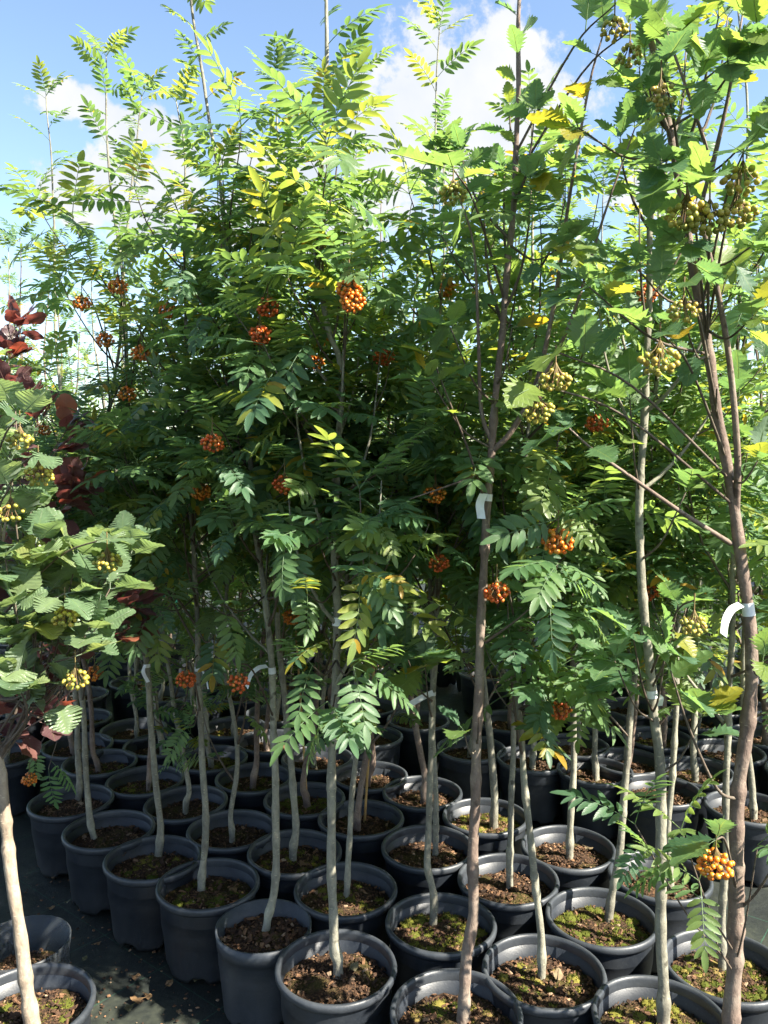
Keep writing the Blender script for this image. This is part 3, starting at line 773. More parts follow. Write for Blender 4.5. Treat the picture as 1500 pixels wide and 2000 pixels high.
# --- trees in front, drawn after the photograph
TREES = {}
class Tree:
    def __init__(s, key, name, label, cat, sp, line, r0, z0, H, nb, Lmax, bark='bark_grey', size=1., droop=.35, top=(), depth=None, soil=SOIL_Z, seed=None, show=None, gap=.05, group=None, lean=0., bottom=1.0, y_lean=0., bf=.72, skirt=0):
        rng = s.rng = random.Random(seed if seed is not None else sum(ord(c) for c in key) * 31)
        b = on_plane(line[0][0], line[0][1], soil) if depth is None else at_depth(line[0][0], line[0][1], depth)
        s.base = b; s.sp = sp; s.key = key
        pts = [b - (0, 0, .02)] + [at_depth(px, py, b[1]) for px, py in line[1:]]
        pts += [at_depth(px, py, b[1]) for px, py in top]
        z = pts[-1][2]
        d = np.array([lean, 0, 1.])
        while z < H - .15:
            q = pts[-1] + d * min(.35, H - z) + (rng.gauss(0, .015), rng.gauss(0, .015), 0); pts.append(q); z = q[2]
        pts = [p - b for p in pts]
        for p in pts: p[1] += y_lean * max(0, p[2])
        s.P, s.rad = stem(pts, r0, .0017, rng, 10, 7, .0022)
        s.root = link(name, None); s.root.location = b; s.root.empty_display_size = .1
        tag_obj(s.root, label, cat, group)
        V, T = tube(s.P, s.rad, 12); link('trunk', make_mesh('trunk', V, T, M[bark]), s.root)
        s.bark = bark; s.br, s.lv = [], []
        if nb: s.br, s.lv = grow(rng, s.P, s.rad, sp, z0 - b[2], nb, Lmax, size, droop, gap, .050, 5, bottom, bf)
        for k in range(skirt):                         # dense outer leaves on the open, aisle side
            z = z0 - b[2] + .12 + (1.95 - z0) * (k + rng.random()) / skirt; i = int(np.argmin(np.abs(s.P[:, 2] - z)))
            B = bow(s.P[i], -math.pi / 2 + rng.uniform(-1.25, 1.25), R(rng.uniform(12, 40)), rng.uniform(.20, .40), rng, 6, .7)
            s.br.append((B, np.linspace(.0034, .0012, len(B)))); leaves_on(B, .3, .040, sp, rng, s.lv, .45, size, 4)
        TREES[key] = s
        if show:                                       # stretch of stem that stays in view
            W = s.P + b; u, v, f = project(W)
            for k in range(len(W)):
                if show[0] <= v[k] <= show[1]: CLEAR.append((u[k], v[k], show[2], f[k]))
    def at_z(s, z):
        i = int(np.argmin(np.abs(s.P[:, 2] - (z - s.base[2])))); return s.P[i], s.rad[i]
    def limb(s, pts, r0=.006, r1=.0014, leaves=True, f0=.35, gap=.05, size=1., droop=.3, sp=None, end=4, world=True, n=5):
        """a limb through world points"""
        Q = [np.array(p) - s.base for p in pts]
        B = spline(Q, n); s.br.append((B, np.linspace(r0, r1, len(B))))
        if leaves: leaves_on(B, f0, gap, sp or s.sp, s.rng, s.lv, droop, size, end)
        return B
    def sprig(s, px, py, dy, z_from, n=4, sp=None, size=1., r0=.004, droop=.2, f0=.55):
        """shoot from the trunk at height z_from to the pixel, dy nearer than the trunk"""
        t = at_depth(px, py, s.base[1] + dy); p, r = s.at_z(z_from); a = p + s.base
        mid = a * .5 + t * .5 + np.array([0, 0, -.03])
        s.limb([a, mid, t], r0, .0014, True, f0, .05, size, droop, sp, n)
        return t
    def finish(s):
        keep = []
        for (m, sp, k) in s.lv:
            c = m[:3, 3] + m[:3, 1] * .07 + s.base
            if c[2] < .35 or not hidden_ok(c): continue
            if not all(hidden_ok(m[:3, 3] + m[:3, 1] * q + s.base) for q in (.03, .11)): continue
            keep.append((m, sp, k))
        cut = .06 + s.P[len(s.P) // 2][1]
        near = [l for l in keep if l[0][1, 3] + l[0][1, 1] * .08 < cut]; far = [l for l in keep if not (l[0][1, 3] + l[0][1, 1] * .08 < cut)]
        near.sort(key=lambda l: l[0][1, 3]); far += near[300:]; near = near[:300]
        bm = M['twig'] if s.bark != 'bark_red' else M['bark_red']
        for B, rb in s.br:
            V, T = tube(B, rb, 6); link('branch', make_mesh('branch', V, T, M['twig'] if rb[0] < .0045 else M[s.bark]), s.root)
        acc = Acc(); leaf_soup(far if far else near[:1], acc)
        c = link('crown', acc.mesh('crown', M[s.sp + '_leaf']), s.root); c['kind'] = 'stuff'
        for (m, sp, k) in near:
            link('leaf', LEAF_MESH[sp][k % len(LEAF_MESH[sp])], c, to_mat(m))

LB = 'young rowan'
FRONT = [
 # key name label cat species line r0 z0 H nb Lmax
 ('F', 'straight grey rowan trunk banded with a white tape square, swollen foot in bare soil', 'rowan', [(660, 1905), (660, 1875), (652, 1845), (647, 1700), (650, 1500), (655, 1330), (657, 1190), (655, 1080), (660, 900), (664, 720)], .0128, 1.05, 3.15, 17, .46, dict(top=[(640, 640), (618, 480), (633, 250), (637, 20)], show=(1085, 1340, 26))),
 ('E', 'rowan with smooth olive trunk in the small rimless pot, curled white strip', 'rowan', [(517, 1818), (524, 1790), (535, 1735), (539, 1600), (537, 1450), (528, 1280), (512, 1130), (497, 1000), (487, 850), (479, 700)], .0112, 1.12, 3.2, 16, .44, dict(top=[(447, 487), (430, 360), (402, 200), (375, 0)], show=(1050, 1320, 24))),
 ('D', 'rowan with thin purplish-grey trunk rising from a moss-flecked pot, small white label', 'rowan', [(393, 1742), (394, 1715), (401, 1640), (396, 1500), (389, 1330), (383, 1180), (375, 1020)], .0108, 1.10, 2.55, 13, .44, dict(show=(1020, 1330, 22), lean=-.02)),
 ('C', 'tall thin rowan leaning left with folded white tag on its trunk', 'rowan', [(308, 1672), (311, 1650), (313, 1600), (300, 1480), (288, 1330), (278, 1200), (258, 1000), (250, 850)], .0112, 1.0, 2.92, 14, .42, dict(top=[(244, 600), (215, 350), (206, 110)], bf=.55, show=(1290, 1480, 24))),
 ('B', 'rowan with dark grey trunk curving from the edge of its soil, beside the aisle', 'rowan', [(188, 1640), (178, 1610), (170, 1520), (160, 1370), (150, 1250)], .0105, 1.08, 2.8, 13, .40, dict(top=[(170, 1000), (228, 720), (246, 480), (276, 190)], bf=.52)),
 ('A', 'rowan with swollen crooked foot leaning over a dark pot at the aisle', 'rowan', [(152, 1562), (155, 1530), (150, 1440), (148, 1330)], .0115, 1.05, 2.85, 12, .40, dict(top=[(140, 1000), (112, 700), (106, 500), (101, 320)], bf=.5)),
 ('K', 'rowan with pale straight trunk slanting left behind the small rimless pot', 'rowan', [(572, 1680), (573, 1655), (579, 1600), (563, 1450), (549, 1300), (543, 1200)], .0118, 1.15, 2.7, 15, .46, dict()),
 ('L', 'rowan slanting right out of a patchy pot beside the taped trunk', 'rowan', [(676, 1752), (680, 1700), (687, 1580), (697, 1420), (690, 1250), (680, 1150), (672, 1000)], .0092, 1.12, 2.6, 15, .46, dict(top=[(668, 700), (690, 330)])),
 ('f', 'crooked grey trunk with white paper strip standing in a yellow moss mound', 'hybrid', [(845, 1806), (849, 1760), (845, 1730), (834, 1680), (838, 1560), (842, 1450), (848, 1350), (852, 1250)], .0105, 1.15, 2.35, 13, .36, dict(sp='rowan')),
 ('i', 'lobed-leaf rowan with reddish-brown forked trunk and white tag below the fork', 'hybrid', [(903, 1995), (908, 1930), (914, 1860), (926, 1780), (925, 1640), (930, 1450), (940, 1250), (946, 1100), (953, 950), (962, 830)], .0138, 1.75, 3.05, 6, .30, dict(bark='bark_red', top=[(985, 620), (1002, 400), (1010, 200), (1016, 10)], show=(520, 1440, 20), size=.72)),
 ('g', 'thin wavy grey trunk rising from a dark pot with scattered moss', 'rowan', [(1058, 1912), (1057, 1870), (1052, 1800), (1043, 1700), (1030, 1570), (1018, 1440), (1010, 1330)], .0100, 1.08, 2.4, 11, .42, dict()),
 ('d', 'straight thin rowan standing in a pot of reddish bark mulch', 'rowan', [(996, 1732), (996, 1690), (999, 1600), (1001, 1450), (1005, 1300)], .0100, 1.08, 2.4, 12, .44, dict()),
 ('c', 'rowan behind the moss mound with a thin bare lower trunk', 'rowan', [(850, 1672), (851, 1600), (850, 1500), (846, 1400)], .0095, 1.08, 3.0, 14, .36, dict(top=[(840, 1100), (835, 700), (848, 350), (857, 60)], bf=.55)),
 ('h', 'rowan with grey trunk leaning right out of a pot full of bright moss', 'rowan', [(1188, 1797), (1193, 1760), (1207, 1680), (1218, 1560), (1228, 1450), (1238, 1340)], .0112, 1.10, 2.7, 13, .42, dict(lean=.03)),
 ('j', 'straight grey trunk of a lobed-leaf rowan with white tape band', 'hybrid', [(1296, 2002), (1293, 1900), (1289, 1780), (1294, 1620), (1288, 1480), (1274, 1380), (1262, 1250), (1252, 1100), (1250, 1000), (1256, 850)], .0135, 1.42, 2.9, 9, .40, dict(top=[(1262, 700), (1270, 500)], show=(860, 1500, 16), size=.78)),
 ('k', 'thin rowan trunk in a sunlit pot of reddish mulch and moss', 'rowan', [(1412, 1893), (1410, 1800), (1415, 1680), (1420, 1500), (1426, 1350)], .0098, 1.12, 2.75, 12, .42, dict()),
 ('Z', 'thick reddish trunk of a lobed-leaf rowan with yellow fruit and white tape', 'hybrid', [(1432, 2080), (1428, 1960), (1434, 1850), (1438, 1740), (1443, 1570), (1462, 1400), (1466, 1290), (1452, 1130), (1438, 1010), (1418, 880), (1398, 780)], .0175, 2.1, 3.0, 6, .32, dict(bark='bark_red', top=[(1375, 650), (1347, 500), (1320, 300), (1283, 120), (1255, -30)], show=(560, 1900, 24), size=.74)),
 ('e', 'straight pale rowan trunk in the middle of a sunlit brown pot', 'rowan', [(1113, 1676), (1113, 1640), (1117, 1550), (1120, 1420), (1123, 1300)], .0115, 1.10, 2.5, 13, .44, dict()),
 ('l', 'rowan with knobby foot in sunlit mulch behind the straight banded trunk', 'rowan', [(1310, 1738), (1309, 1700), (1307, 1600), (1316, 1450), (1322, 1300), (1330, 1100)], .0100, 1.12, 2.75, 13, .42, dict()),
]
for key, lab, sp, line, r0, z0, H, nb, Lm, kw in FRONT:
    kw = dict(kw); sp = kw.pop('sp', sp)
    if sp == 'rowan': z0 -= .30 if key in 'khlegd' else .14; kw.setdefault('size', 1.2)
    if key in 'FEDCBKLfdcg': kw['skirt'] = 9
    if key in 'khle': kw['skirt'] = 5
    nm = 'rowan_tree' if sp == 'rowan' else 'lobed_leaf_rowan'
    Tree(key, nm, lab, 'rowan tree', sp, line, r0, z0, H, nb, Lm, **kw)

# whitebeam with rounded toothed leaves at the aisle, purple-leaved shrub behind it
wb_pot = on_plane(48, 1962, .245)
T0 = Tree('T0', 'whitebeam_tree', 'whitebeam with pale trunk, rounded toothed leaves and yellow-green fruit beside the aisle', 'whitebeam', 'whitebeam',
          [(66, 2010), (58, 1960), (45, 1880), (28, 1760), (14, 1640), (2, 1500)], .0165, 1.0, 2.15, 7, .30, bark='bark_pale', top=[(-14, 1400), (-30, 1200), (-38, 1000)], size=1.0, droop=.2, show=(1400, 1990, 26), gap=.05)
d0 = T0.base[1]
for tgt, dy, n in (((105, 1235), -.06, 5), ((150, 1090), -.05, 6), ((60, 1120), -.10, 6), ((215, 1090), -.02, 6), ((130, 1340), -.08, 5), ((40, 1260), -.12, 6), ((20, 900), -.05, 6), ((60, 1000), -.03, 6), ((30, 1180), -.16, 5), ((185, 1200), .02, 5), ((30, 800), .0, 5), ((90, 1160), -.05, 5), ((240, 1060), .0, 4), ((255, 1085), -.04, 5), ((215, 1150), -.08, 5), ((185, 1230), -.10, 5), ((30, 1330), -.16, 5), ((70, 1060), -.12, 5), ((10, 1090), -.14, 5)):
    q0 = 1290 + T0.rng.random() * 200; u0 = np.interp(q0, (1200, 1400, 1500), (-30, -14, 2))
    T0.limb([at_depth(u0, q0, d0), at_depth(45 + tgt[0] * .25, 1380 + (tgt[1] - 1250) * .25, d0 + dy * .5), at_depth(tgt[0], tgt[1], d0 + dy)], .0040, .0014, True, .55, .045, 1.05, .15, None, max(2, n - 2))
PU = Tree('PU', 'smoke_bush', 'purple-leaved shrub with dark maroon oval leaves behind the whitebeam', 'shrub', 'purple', [(-130, 1740), (-130, 1450), (-120, 1200)], .012, .75, 1.9, 9, .34, bark='bark_red', size=1.1, droop=.1, gap=.032, soil=.19)
d1 = PU.base[1]
for tgt, dy, n, zf in (((20, 700), -.1, 8, 1.2), ((60, 790), -.15, 8, 1.1), ((110, 880), -.2, 9, 1.0), ((125, 960), -.2, 9, 1.0), ((40, 900), -.1, 7, 1.0), ((200, 1195), -.28, 8, .75), ((235, 1240), -.25, 8, .7), ((120, 1290), -.25, 9, .65), ((60, 1330), -.2, 9, .6), ((30, 1370), -.2, 8, .6), ((15, 760), -.1, 7, 1.1), ((130, 985), -.2, 8, 1.0), ((150, 950), -.2, 6, 1.0), ((75, 830), -.2, 8, 1.1), ((30, 640), -.1, 7, 1.3), ((250, 1190), -.25, 6, .75), ((170, 1330), -.28, 8, .6), ((90, 1400), -.3, 6, .6), ((130, 840), -.1, 6, 1.1)):
    PU.sprig(tgt[0], tgt[1], dy - .12, zf, n + 2, None, 1.02, .0045, .1, .5)

# shoots and limbs the photograph shows
T = TREES
ti = T['i']; di = ti.base[1]
ti.limb([at_depth(960, 862, di), at_depth(940, 800, di), at_depth(934, 650, di - .02), at_depth(925, 480, di - .04), at_depth(895, 380, di - .05)], .006, .0016, True, .55, .055, .72, .2)
ti.limb([at_depth(962, 880, di), at_depth(1000, 840, di - .02), at_depth(1050, 740, di - .04), at_depth(1088, 560, di - .06), at_depth(1110, 400, di - .08), at_depth(1150, 170, di - .1), at_depth(1180, 60, di - .1)], .0075, .0016, True, .6, .055, .72, .2)
ti.limb([at_depth(1040, 770, di - .04), at_depth(1110, 640, di - .1), at_depth(1180, 420, di - .12), at_depth(1240, 250, di - .14)], .005, .0014, True, .5, .055, .72, .2)
ti.limb([at_depth(955, 915, di), at_depth(900, 940, di - .06), at_depth(800, 975, di - .12)], .0035, .0013, False)
ti.limb([at_depth(945, 975, di), at_depth(915, 880, di - .04), at_depth(880, 790, di - .08), at_depth(845, 700, di - .1)], .0035, .0013, True, .6, .07, .75, .3)
ti.limb([at_depth(948, 1255, di), at_depth(1010, 1210, di - .05), at_depth(1065, 1160, di - .10)], .0035, .0013, True, .8, .07, .8, .3, None, 2)
for px, py, dy, zf, n in ((905, 1425, -.10, .86, 3), (935, 1400, -.12, .88, 2), (1000, 640, -.1, 1.7, 5), (880, 640, -.12, 1.65, 5), (1060, 330, -.15, 2.2, 6), (1100, 480, -.2, 2.0, 6), (840, 740, -.1, 1.55, 5), (1010, 560, .1, 1.8, 4)):
    ti.sprig(px, py, dy, zf, n, None, .72, .003, .3)
T['f'].sprig(790, 1270, -.30, .85, 6, 'hybrid', 1.1, .003, .2)
T['f'].sprig(830, 1300, -.25, .80, 4, 'hybrid', 1.0, .003, .2)
tz = T['Z']; dz = tz.base[1]
tz.limb([at_depth(1428, 1062, dz), at_depth(1330, 1000, dz - .06), at_depth(1230, 930, dz - .12), at_depth(1160, 880, dz - .16), at_depth(1110, 835, dz - .2)], .0055, .0016, True, .78, .05, .95, .3, None, 5)
tz.limb([at_depth(1438, 1000, dz), at_depth(1440, 880, dz - .03), at_depth(1424, 700, dz - .05), at_depth(1400, 560, dz - .07), at_depth(1370, 420, dz - .1), at_depth(1385, 320, dz - .12), at_depth(1350, 200, dz - .14), at_depth(1290, 30, dz - .14)], .0075, .0022, True, .55, .06, .76, .3)
tz.limb([at_depth(1443, 1562, dz), at_depth(1400, 1540, dz - .04), at_depth(1345, 1420, dz - .08), at_depth(1310, 1310, dz - .1)], .0042, .0016, True, .9, .07, .9, .3, None, 3)
tz.limb([at_depth(1445, 1775, dz), at_depth(1480, 1740, dz - .04), at_depth(1530, 1660, dz - .08)], .0042, .0016, True, .4, .06, .9, .3, 'rowan', 3)
tz.limb([at_depth(1390, 330, dz - .12), at_depth(1420, 200, dz - .16), at_depth(1450, 30, dz - .2)], .005, .0016, True, .1, .055, .76, .3)
for px, py, dy, zf, n in ((1420, 120, -.35, 2.3, 7), (1330, 60, -.3, 2.4, 6), (1480, 250, -.3, 2.1, 7), (1290, 320, -.3, 2.1, 6), (1470, 480, -.3, 1.95, 7), (1350, 470, -.3, 1.95, 5), (1400, 760, -.2, 1.65, 6), (1340, 640, -.22, 1.75, 6), (1470, 620, -.25, 1.8, 6), (1260, 180, -.2, 2.3, 6), (1480, 900, -.1, 1.5, 4), (1490, 1290, -.15, 1.1, 4), (1480, 60, -.4, 2.2, 6), (1150, 560, -.3, 1.75, 5), (1240, 520, -.25, 1.85, 5), (1130, 250, -.2, 2.15, 6)):
    tz.sprig(px, py, dy * .7, zf, n, None, .74, .0035, .35)
for px, py, dy, zf, n in ((1240, 1610, -.12, .42, 2), (1330, 1620, -.14, .45, 3), (1365, 1720, -.14, .40, 3), (1480, 1650, -.1, .42, 3)):
    tz.sprig(px, py, dy, zf, n, 'rowan', .9, .0025, .3, .8)
for px, py, dy, zf, n in ((1235, 1235, -.16, .95, 4), (1300, 1270, -.18, .95, 5), (1325, 1180, -.14, 1.0, 4), (1200, 1290, -.18, .92, 4), (1340, 960, -.1, 1.3, 4), (1230, 780, -.1, 1.45, 4)):
    T['j'].sprig(px, py, dy, zf, n, None, .88, .003, .3)
T['j'].sprig(1370, 1400, -.05, .8, 4, None, 1.0, .003, .3)
T['D'].sprig(368, 1415, -.12, .78, 1, None, 1.0, .002, .5, .95)
T['D'].limb([at_depth(385, 1225, T['D'].base[1]), at_depth(310, 1110, T['D'].base[1] - .08), at_depth(270, 1000, T['D'].base[1] - .12), at_depth(225, 930, T['D'].base[1] - .15)], .0042, .0013, True, .6, .07)
T['B'].sprig(95, 1500, -.25, .85, 2, None, 1.0, .002, .5, .9)
T['g'].sprig(1090, 1100, -.32, 1.0, 4, None, 1.0, .0028, .5, .8)
T['g'].sprig(1060, 1340, -.2, .9, 5, None, 1.0, .0028, .4)
T['h'].sprig(1080, 1370, -.2, .9, 4, 'hybrid', 1.0, .0028, .3)
for k_, pts in (('F', ((610, 1300), (640, 1250), (600, 1160), (700, 1120), (640, 1370), (560, 1050), (730, 1010), (690, 1300))), ('L', ((680, 1400), (745, 1230), (760, 1100), (720, 940))), ('E', ((430, 1180), (455, 1030), (560, 960), (430, 900))), ('D', ((330, 1290), (345, 960), (420, 1240), (300, 1180))), ('K', ((560, 1150), (600, 1080)))):
    for (px, py) in pts:
        T[k_].sprig(px, py, -.22 - .1 * T[k_].rng.random(), at_depth(px, py, T[k_].base[1])[2] + .02, 4, None, 1.0, .0026, .5, .6)

# fruit
BER = [('C', 230, 560, 'orange', 0), ('B', 160, 592, 'orange', 0), ('C', 328, 607, 'orange', 0), ('C', 275, 690, 'orange', 0), ('B', 248, 770, 'orange', 0), ('B', 205, 665, 'orange', 0), ('A', 85, 840, 'orange', 0),
       ('L', 750, 697, 'red', 1), ('F', 682, 565, 'orange', 0), ('E', 523, 600, 'red', 0), ('c', 873, 565, 'orange', 0), ('E', 556, 946, 'red', 1), ('f', 850, 966, 'orange', 1), ('f', 856, 1100, 'red', 1),
       ('g', 1090, 1058, 'orange', 2), ('g', 970, 1157, 'red', 0), ('h', 1262, 575, 'red', 1), ('E', 415, 866, 'red', 0), ('D', 393, 960, 'orange', 0), ('Z', 1397, 1690, 'orange', 2), ('B', 185, 1315, 'orange', 0),
       ('E', 508, 655, 'red', 0), ('K', 615, 708, 'orange', 0), ('K', 622, 662, 'orange', 0), ('K', 570, 1205, 'orange', 0), ('h', 1165, 826, 'red', 0), ('h', 1095, 1388, 'red', 0), ('l', 1268, 1157, 'red', 0), ('D', 365, 1328, 'red', 0), ('E', 465, 1335, 'red', 0), ('A', 58, 1522, 'orange', 0), ('F', 690, 590, 'orange', 0),
       ('Z', 1052, 805, 'green', 1), ('Z', 1085, 742, 'green', 1), ('Z', 1288, 705, 'green', 2), ('Z', 1335, 610, 'green', 1), ('Z', 1385, 430, 'green', 2), ('Z', 1450, 355, 'green', 2), ('Z', 1340, 420, 'green', 2), ('Z', 1440, 420, 'green', 2), ('i', 885, 380, 'green', 1), ('i', 1200, 60, 'green', 1), ('i', 1230, 110, 'green', 0), ('Z', 1290, 190, 'green', 1), ('j', 1355, 1222, 'green', 0),
       ('T0', 210, 1098, 'green', 1), ('T0', 128, 1206, 'green', 1), ('T0', 148, 1328, 'green', 1), ('T0', 40, 862, 'green', 1), ('T0', 76, 930, 'green', 0), ('T0', 22, 1000, 'green', 1)]
brng = random.Random(77)
todo = []
for k_, px, py, colr, spl in BER:
    t = T[k_]
    dy = {'Z': -.24, 'i': -.16, 'T0': -.17}.get(k_, -.30)
    pos = at_depth(px, py, t.base[1] + dy)
    CLEAR.append((px, py, 34 if spl else 28, project(pos)[2] + .03))
    todo.append((t, pos, colr, spl))
    a, r = t.at_z(max(pos[2] - .18, .55)); a = a + t.base; e = pos + (0, 0, .05)
    t.limb([a, a * .4 + e * .6 + (0, 0, .04), e], .0032, .0014, True, .7, .05, .95, .35, None, 2)
for px, py, rr, k_ in ((500, 1315, 30, 'E'), (286, 1315, 26, 'C'), (398, 1322, 24, 'D'), (825, 1364, 32, 'f'), (655, 1214, 28, 'F'), (940, 990, 28, 'i'), (1430, 1205, 34, 'Z'), (1282, 1362, 24, 'j'), (762, 800, 20, 'c'), (752, 950, 16, 'c')):
    CLEAR.append((px, py, rr, T[k_].base[1]))
for key in T: T[key].finish()
for t, pos, colr, spl in todo:
    if colr == 'green': n, r, br = brng.choice((22, 26, 32)), .028, .0048
    else: n, r, br = brng.choice((34, 42, 50)), .0265, .0046
    if spl == 2: r *= 1.2; br *= 1.25
    berry_cluster(t.root, pos, brng, n, r, br, colr, spl > 0, .8 if colr != 'green' else .7, t.base)

# ------------------------------------------------------------------ pots and the trees behind
POT_LABEL = {
 'A': 'black pot under the rowan with the swollen crooked foot', 'B': 'black pot with the dark trunk growing at the edge of its soil',
 'C': 'black pot holding the thin leaning rowan with a folded white tag', 'D': 'black pot flecked with moss under the purplish-grey trunk',
 'F': 'black pot of bare soil holding the straight trunk with white tape band', 'K': 'black pot behind the small rimless pot, slanting pale trunk in it',
 'L': 'black pot with moss patches directly behind the taped straight trunk', 'f': 'black pot with a mound of yellow moss around a crooked trunk',
 'i': 'black pot holding the reddish forked trunk of the lobed-leaf rowan', 'g': 'black pot with scattered moss around a thin wavy trunk',
 'd': 'black pot of reddish mulch around a straight thin trunk', 'c': 'black pot of dark soil directly behind the yellow moss mound pot',
 'h': 'black pot full of bright moss under the trunk leaning right', 'j': 'mossy black pot under the straight grey trunk with tape band',
 'k': 'sunlit black pot of reddish mulch and moss beside the thick reddish trunk', 'Z': 'black pot under the thick reddish trunk with yellow fruit',
 'e': 'sunlit black pot of brown mulch around a pale straight trunk', 'l': 'sunlit black pot of mulch behind the straight banded trunk'}
for k, (x, y, kind) in POTS.items():
    o = make_pot(x, y, kind, 0, y < 3.6)
    if k in POT_LABEL: o['label'] = POT_LABEL[k]
rngs = random.Random(8)
n_lat = 0
for k, (x, y, kind) in POTS.items():
    if k in T: continue
    stock_tree(x, y, rngs.randrange(12), rngs, rngs.uniform(.92, 1.06) * (.90 if x < -.5 else .93 if x < .6 else 1.))
for (x, y, kind) in LAT:
    if y < 5.6: make_pot(x, y, kind, 0, False)
    s = rngs.uniform(.9, 1.08)
    if x < -.5: s *= .92
    stock_tree(x, y, rngs.randrange(12), rngs, s)
print('pots', POT_COUNT, 'lattice', len(LAT), 'objects', len(bpy.data.objects))

# special pots: small rimless one, whitebeam's, clear one in the aisle, purple shrub's
def special_pot(name, label, x, y, R0, R1, H, mat, rim, soil_z, chips, band=False, moss=None, soil_r=None):
    root = link(name, None); root.location = (x, y, 0); root.empty_display_size = .1
    tag_obj(root, label, 'plant pot', None)
    link('pot_wall', pot_wall_mesh(R0, R1, H, 48, mat, band), root)
    if rim: link('rim', rim_mesh(R1 + .001, 56, mat), root, Matrix.Translation((0, 0, H + .003)))
    k = (soil_r or (R1 - .006)) / .1405
    link('soil', SOILS[1], root, Matrix.Translation((0, 0, soil_z - .006)) @ Matrix.Diagonal((k, k, 1, 1)))
    c = link('bark_chips', chips, root, Matrix.Translation((0, 0, soil_z - .006)) @ Matrix.Diagonal((k, k, 1, 1))); c['kind'] = 'stuff'
    if moss: m = link('moss', moss, root, Matrix.Translation((0, 0, soil_z - .004)) @ Matrix.Diagonal((k, k, 1, 1))); m['kind'] = 'stuff'
    return root
pe = on_plane(515, 1806, .235)
special_pot('plant_pot', 'small greyish rimless pot with raised band and coarse bark mulch beside the aisle', pe[0], pe[1], .112, .131, .235, 'pot_grey', False, SOIL_Z, chips_mesh(rg, 420, size=.015), True)
special_pot('plant_pot', 'large black pot with thick rim holding the whitebeam at the aisle', wb_pot[0], wb_pot[1], .126, .150, .24, 'pot', True, SOIL_Z, CHIPS[0], False, MOSS_PATCH[1])
pc = on_plane(42, 1838, .245)
special_pot('clear_pot', 'thin see-through plastic pot, half filled, behind the whitebeam pot', pc[0], pc[1], .105, .124, .245, 'pot_clear', False, .155, CHIPS[1], False, None, .110)
special_pot('plant_pot', 'black nursery pot under the purple-leaved shrub at the block edge', PU.base[0], PU.base[1], .124, .146, .24, 'pot', True, SOIL_Z, CHIPS[2])

# ------------------------------------------------------------------ small things
def ribbon(P, w, side):
    V, T = [], []
    for k, p in enumerate(P):
        V += [p - side * w / 2, p + side * w / 2]
        if k: a = 2 * k - 2; T += [(a, a + 1, a + 3), (a, a + 3, a + 2)]
    return np.array(V), np.array(T)
def plant_tag(key, py, h, tail, w, label):
    t = T[key]; W = t.P + t.base; u, v, f = project(W); i = int(np.argmin(np.abs(v - py)))
    c = W[i]; tan = norm(W[i + 1] - W[i - 1]); r = t.rad[i] + .0012
    acc = Acc(); V, Tt = tube([c - tan * h / 2, c, c + tan * h / 2], r, 14, False); acc.add(V - c, Tt)
    if tail:
        dpt = c[1] - r - .003
        P = spline([at_depth(px, pv, dpt - .012 * k) for k, (px, pv) in enumerate(tail)], 5)
        d = norm(P[-1] - P[0]); side = norm(np.cross(d, (.25, 1, .15)))
        V, Tt = ribbon(P, w, side); V[1::2] += np.array([0, -.006, 0]); acc.add(V - c, Tt)
    o = link('plant_tag', acc.mesh('plant_tag', M['tag'])); o.location = c
    tag_obj(o, label, 'plant tag', 'white tags on the trunks')
plant_tag('C', 1300, .012, [(284, 1298), (280, 1312), (290, 1332)], .017, 'folded white paper tag hanging on the leaning thin rowan trunk')
plant_tag('E', 1306, .018, [(522, 1300), (505, 1304), (490, 1318), (482, 1342)], .012, 'curled white strip arching away from the olive trunk above the small pot')
plant_tag('D', 1308, .012, [(392, 1304), (402, 1322), (407, 1345)], .008, 'narrow white label on the purplish-grey rowan trunk')
plant_tag('F', 1214, .022, None, 0, 'square white tape band around the straight trunk with swollen foot')
plant_tag('i', 968, .016, [(944, 964), (937, 985), (940, 1013)], .018, 'wide white tag hanging just below the fork of the reddish trunk')
plant_tag('Z', 1186, .028, [(1446, 1180), (1428, 1190), (1416, 1212), (1412, 1240)], .014, 'white tape around the thick reddish trunk with a drooping loose end')
plant_tag('f', 1352, .010, [(846, 1352), (824, 1362), (796, 1378)], .015, 'white paper strip sticking sideways from the crooked trunk in the moss mound')
plant_tag('j', 1358, .018, [(1280, 1354), (1290, 1362), (1288, 1378)], .010, 'short white tape band on the straight grey lobed-leaf rowan')

def bamboo(base, top, r, label):
    P = np.array([base + (top - base) * t for t in np.linspace(0, 1, 41)]); L = np.linalg.norm(top - base)
    rad = np.full(41, r); rad[::5] *= 1.22
    V, Tt = tube(P - base, rad, 8); o = link('bamboo_cane', make_mesh('bamboo_cane', V, Tt, M['bamboo'])); o.location = base
    tag_obj(o, label, 'bamboo cane', None)
b0 = on_plane(712, 1606, SOIL_Z - .01); bamboo(b0, at_depth(767, 690, b0[1] - .22), .0048, 'tan bamboo cane leaning right among the leaves beside the red berry cluster')
b0 = on_plane(600, 1566, SOIL_Z - .01); bamboo(b0, at_depth(543, 700, b0[1] - .15), .0042, 'thin brown bamboo cane behind the olive trunk')

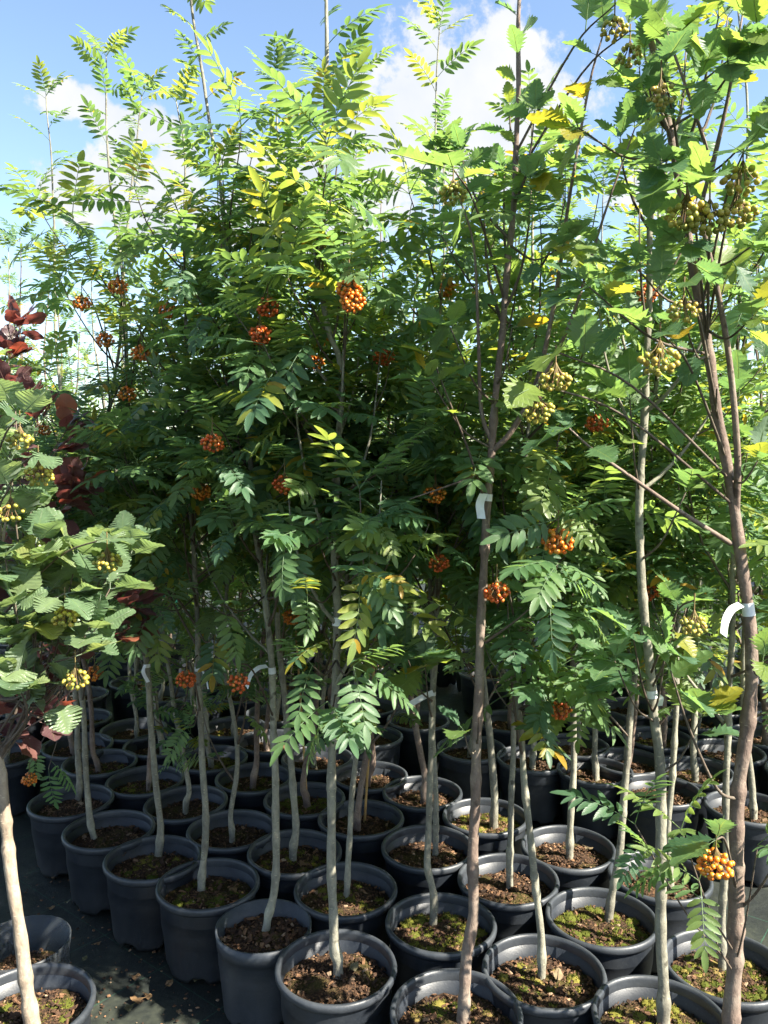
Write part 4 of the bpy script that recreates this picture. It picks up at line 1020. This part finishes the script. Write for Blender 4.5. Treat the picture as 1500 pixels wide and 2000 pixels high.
FALLEN = [make_mesh('fallen_leaf', np.concatenate(a.V) * (1, 1, -2.2) - (0, .05, 0), np.concatenate(a.T), M['fallen'], True, np.zeros(len(np.concatenate(a.V))), np.concatenate(a.U)) for a in LEAF['purple']]
frng = random.Random(4)
def fallen(px, py, z, s, label, group):
    p = on_plane(px, py, z)
    o = link('fallen_leaf', frng.choice(FALLEN)); o.location = p + (0, 0, .006)
    o.rotation_euler = (frng.gauss(0, .12), frng.gauss(0, .12), frng.uniform(0, 6.28)); o.scale = (s, s, s)
    tag_obj(o, label, 'fallen leaf', group)
for px, py in ((104, 1716), (133, 1764), (100, 1776), (190, 1846), (165, 1876), (265, 1912), (330, 1925), (268, 1956), (252, 1972), (387, 1914), (104, 1656), (290, 1948), (350, 1980)):
    fallen(px, py, .0, frng.uniform(.25, .6), 'small dry leaf lying on the black ground fabric of the aisle', 'dry leaves on the aisle fabric')
for px, py in ((690, 1893), (668, 1700), (455, 1740), (240, 1672), (595, 1690), (1150, 1660), (1090, 1910), (1430, 1925), (1370, 1870), (1260, 1720)):
    fallen(px, py, SOIL_Z + .012, frng.uniform(.35, .6), 'small orange-brown dry leaf lying on soil inside a black pot', 'dry leaves in the pots')

# litter of bark crumbs on the aisle
def crumbs():
    acc = Acc(); r = random.Random(9)
    for k in range(900):
        p = on_plane(r.uniform(-100, 560), r.uniform(1650, 2150), 0.0); s = r.choice((.004, .005, .007, .012))
        m = frame(p + (0, 0, .001), norm([r.gauss(0, 1), r.gauss(0, 1), r.gauss(0, .1)]), (0, 0, 1), r.uniform(-.3, .3), s)
        acc.add(xf(m, CH * (.7, 1.5, .5)), CHT, r.random())
    o = link('bark_crumbs', acc.mesh('bark_crumbs', M['chips'], False)); tag_obj(o, 'brown bark crumbs scattered over the aisle fabric', 'bark crumbs', None, 'stuff')
crumbs()

# taller rowans beyond the block, and a green windbreak net on posts
for k in range(34):
    x = -9 + 18 * (k + rngs.random()) / 34; y = rngs.uniform(8.2, 11.5)
    o = stock_tree(x, y, rngs.randrange(12), rngs, rngs.uniform(1.05, 1.3)); o.location.z = -.03
    tag_obj(o, 'older rowan planted in the ground beyond the potted block', 'rowan tree', 'rowans planted beyond the potted block')
def net():
    root = link('windbreak_net', None); root.location = (-4.2, 7.7, 0)
    tag_obj(root, 'green windbreak net on posts behind the potted rowans', 'net fence', None)
    V, Tt = [], []
    for k in range(25):
        x = -3 + 5.2 * k / 24; zz = .02 * math.sin(k * 1.3)
        V += [(x, zz, .05), (x, zz * 1.5, .8), (x, zz, 1.5)]
        if k:
            a = 3 * k - 3
            for q in (0, 1): T2 = (a + q, a + 3 + q, a + 4 + q, a + 1 + q); Tt += [(T2[0], T2[1], T2[2]), (T2[0], T2[2], T2[3])]
    link('net', make_mesh('net', V, Tt, M['net']), root)
    for x in (-3, -1.25, .5, 2.2):
        P = np.array([(x, .05, -.02), (x, .05, .8), (x, .05, 1.6)]); V2, T2 = tube(P, .03, 8); link('post', make_mesh('post', V2, T2, M['bark_grey']), root)
M['net'] = simple('net', (.02, .16, .11), .6, .3, (.03, .24, .16), .3, 180)
net()
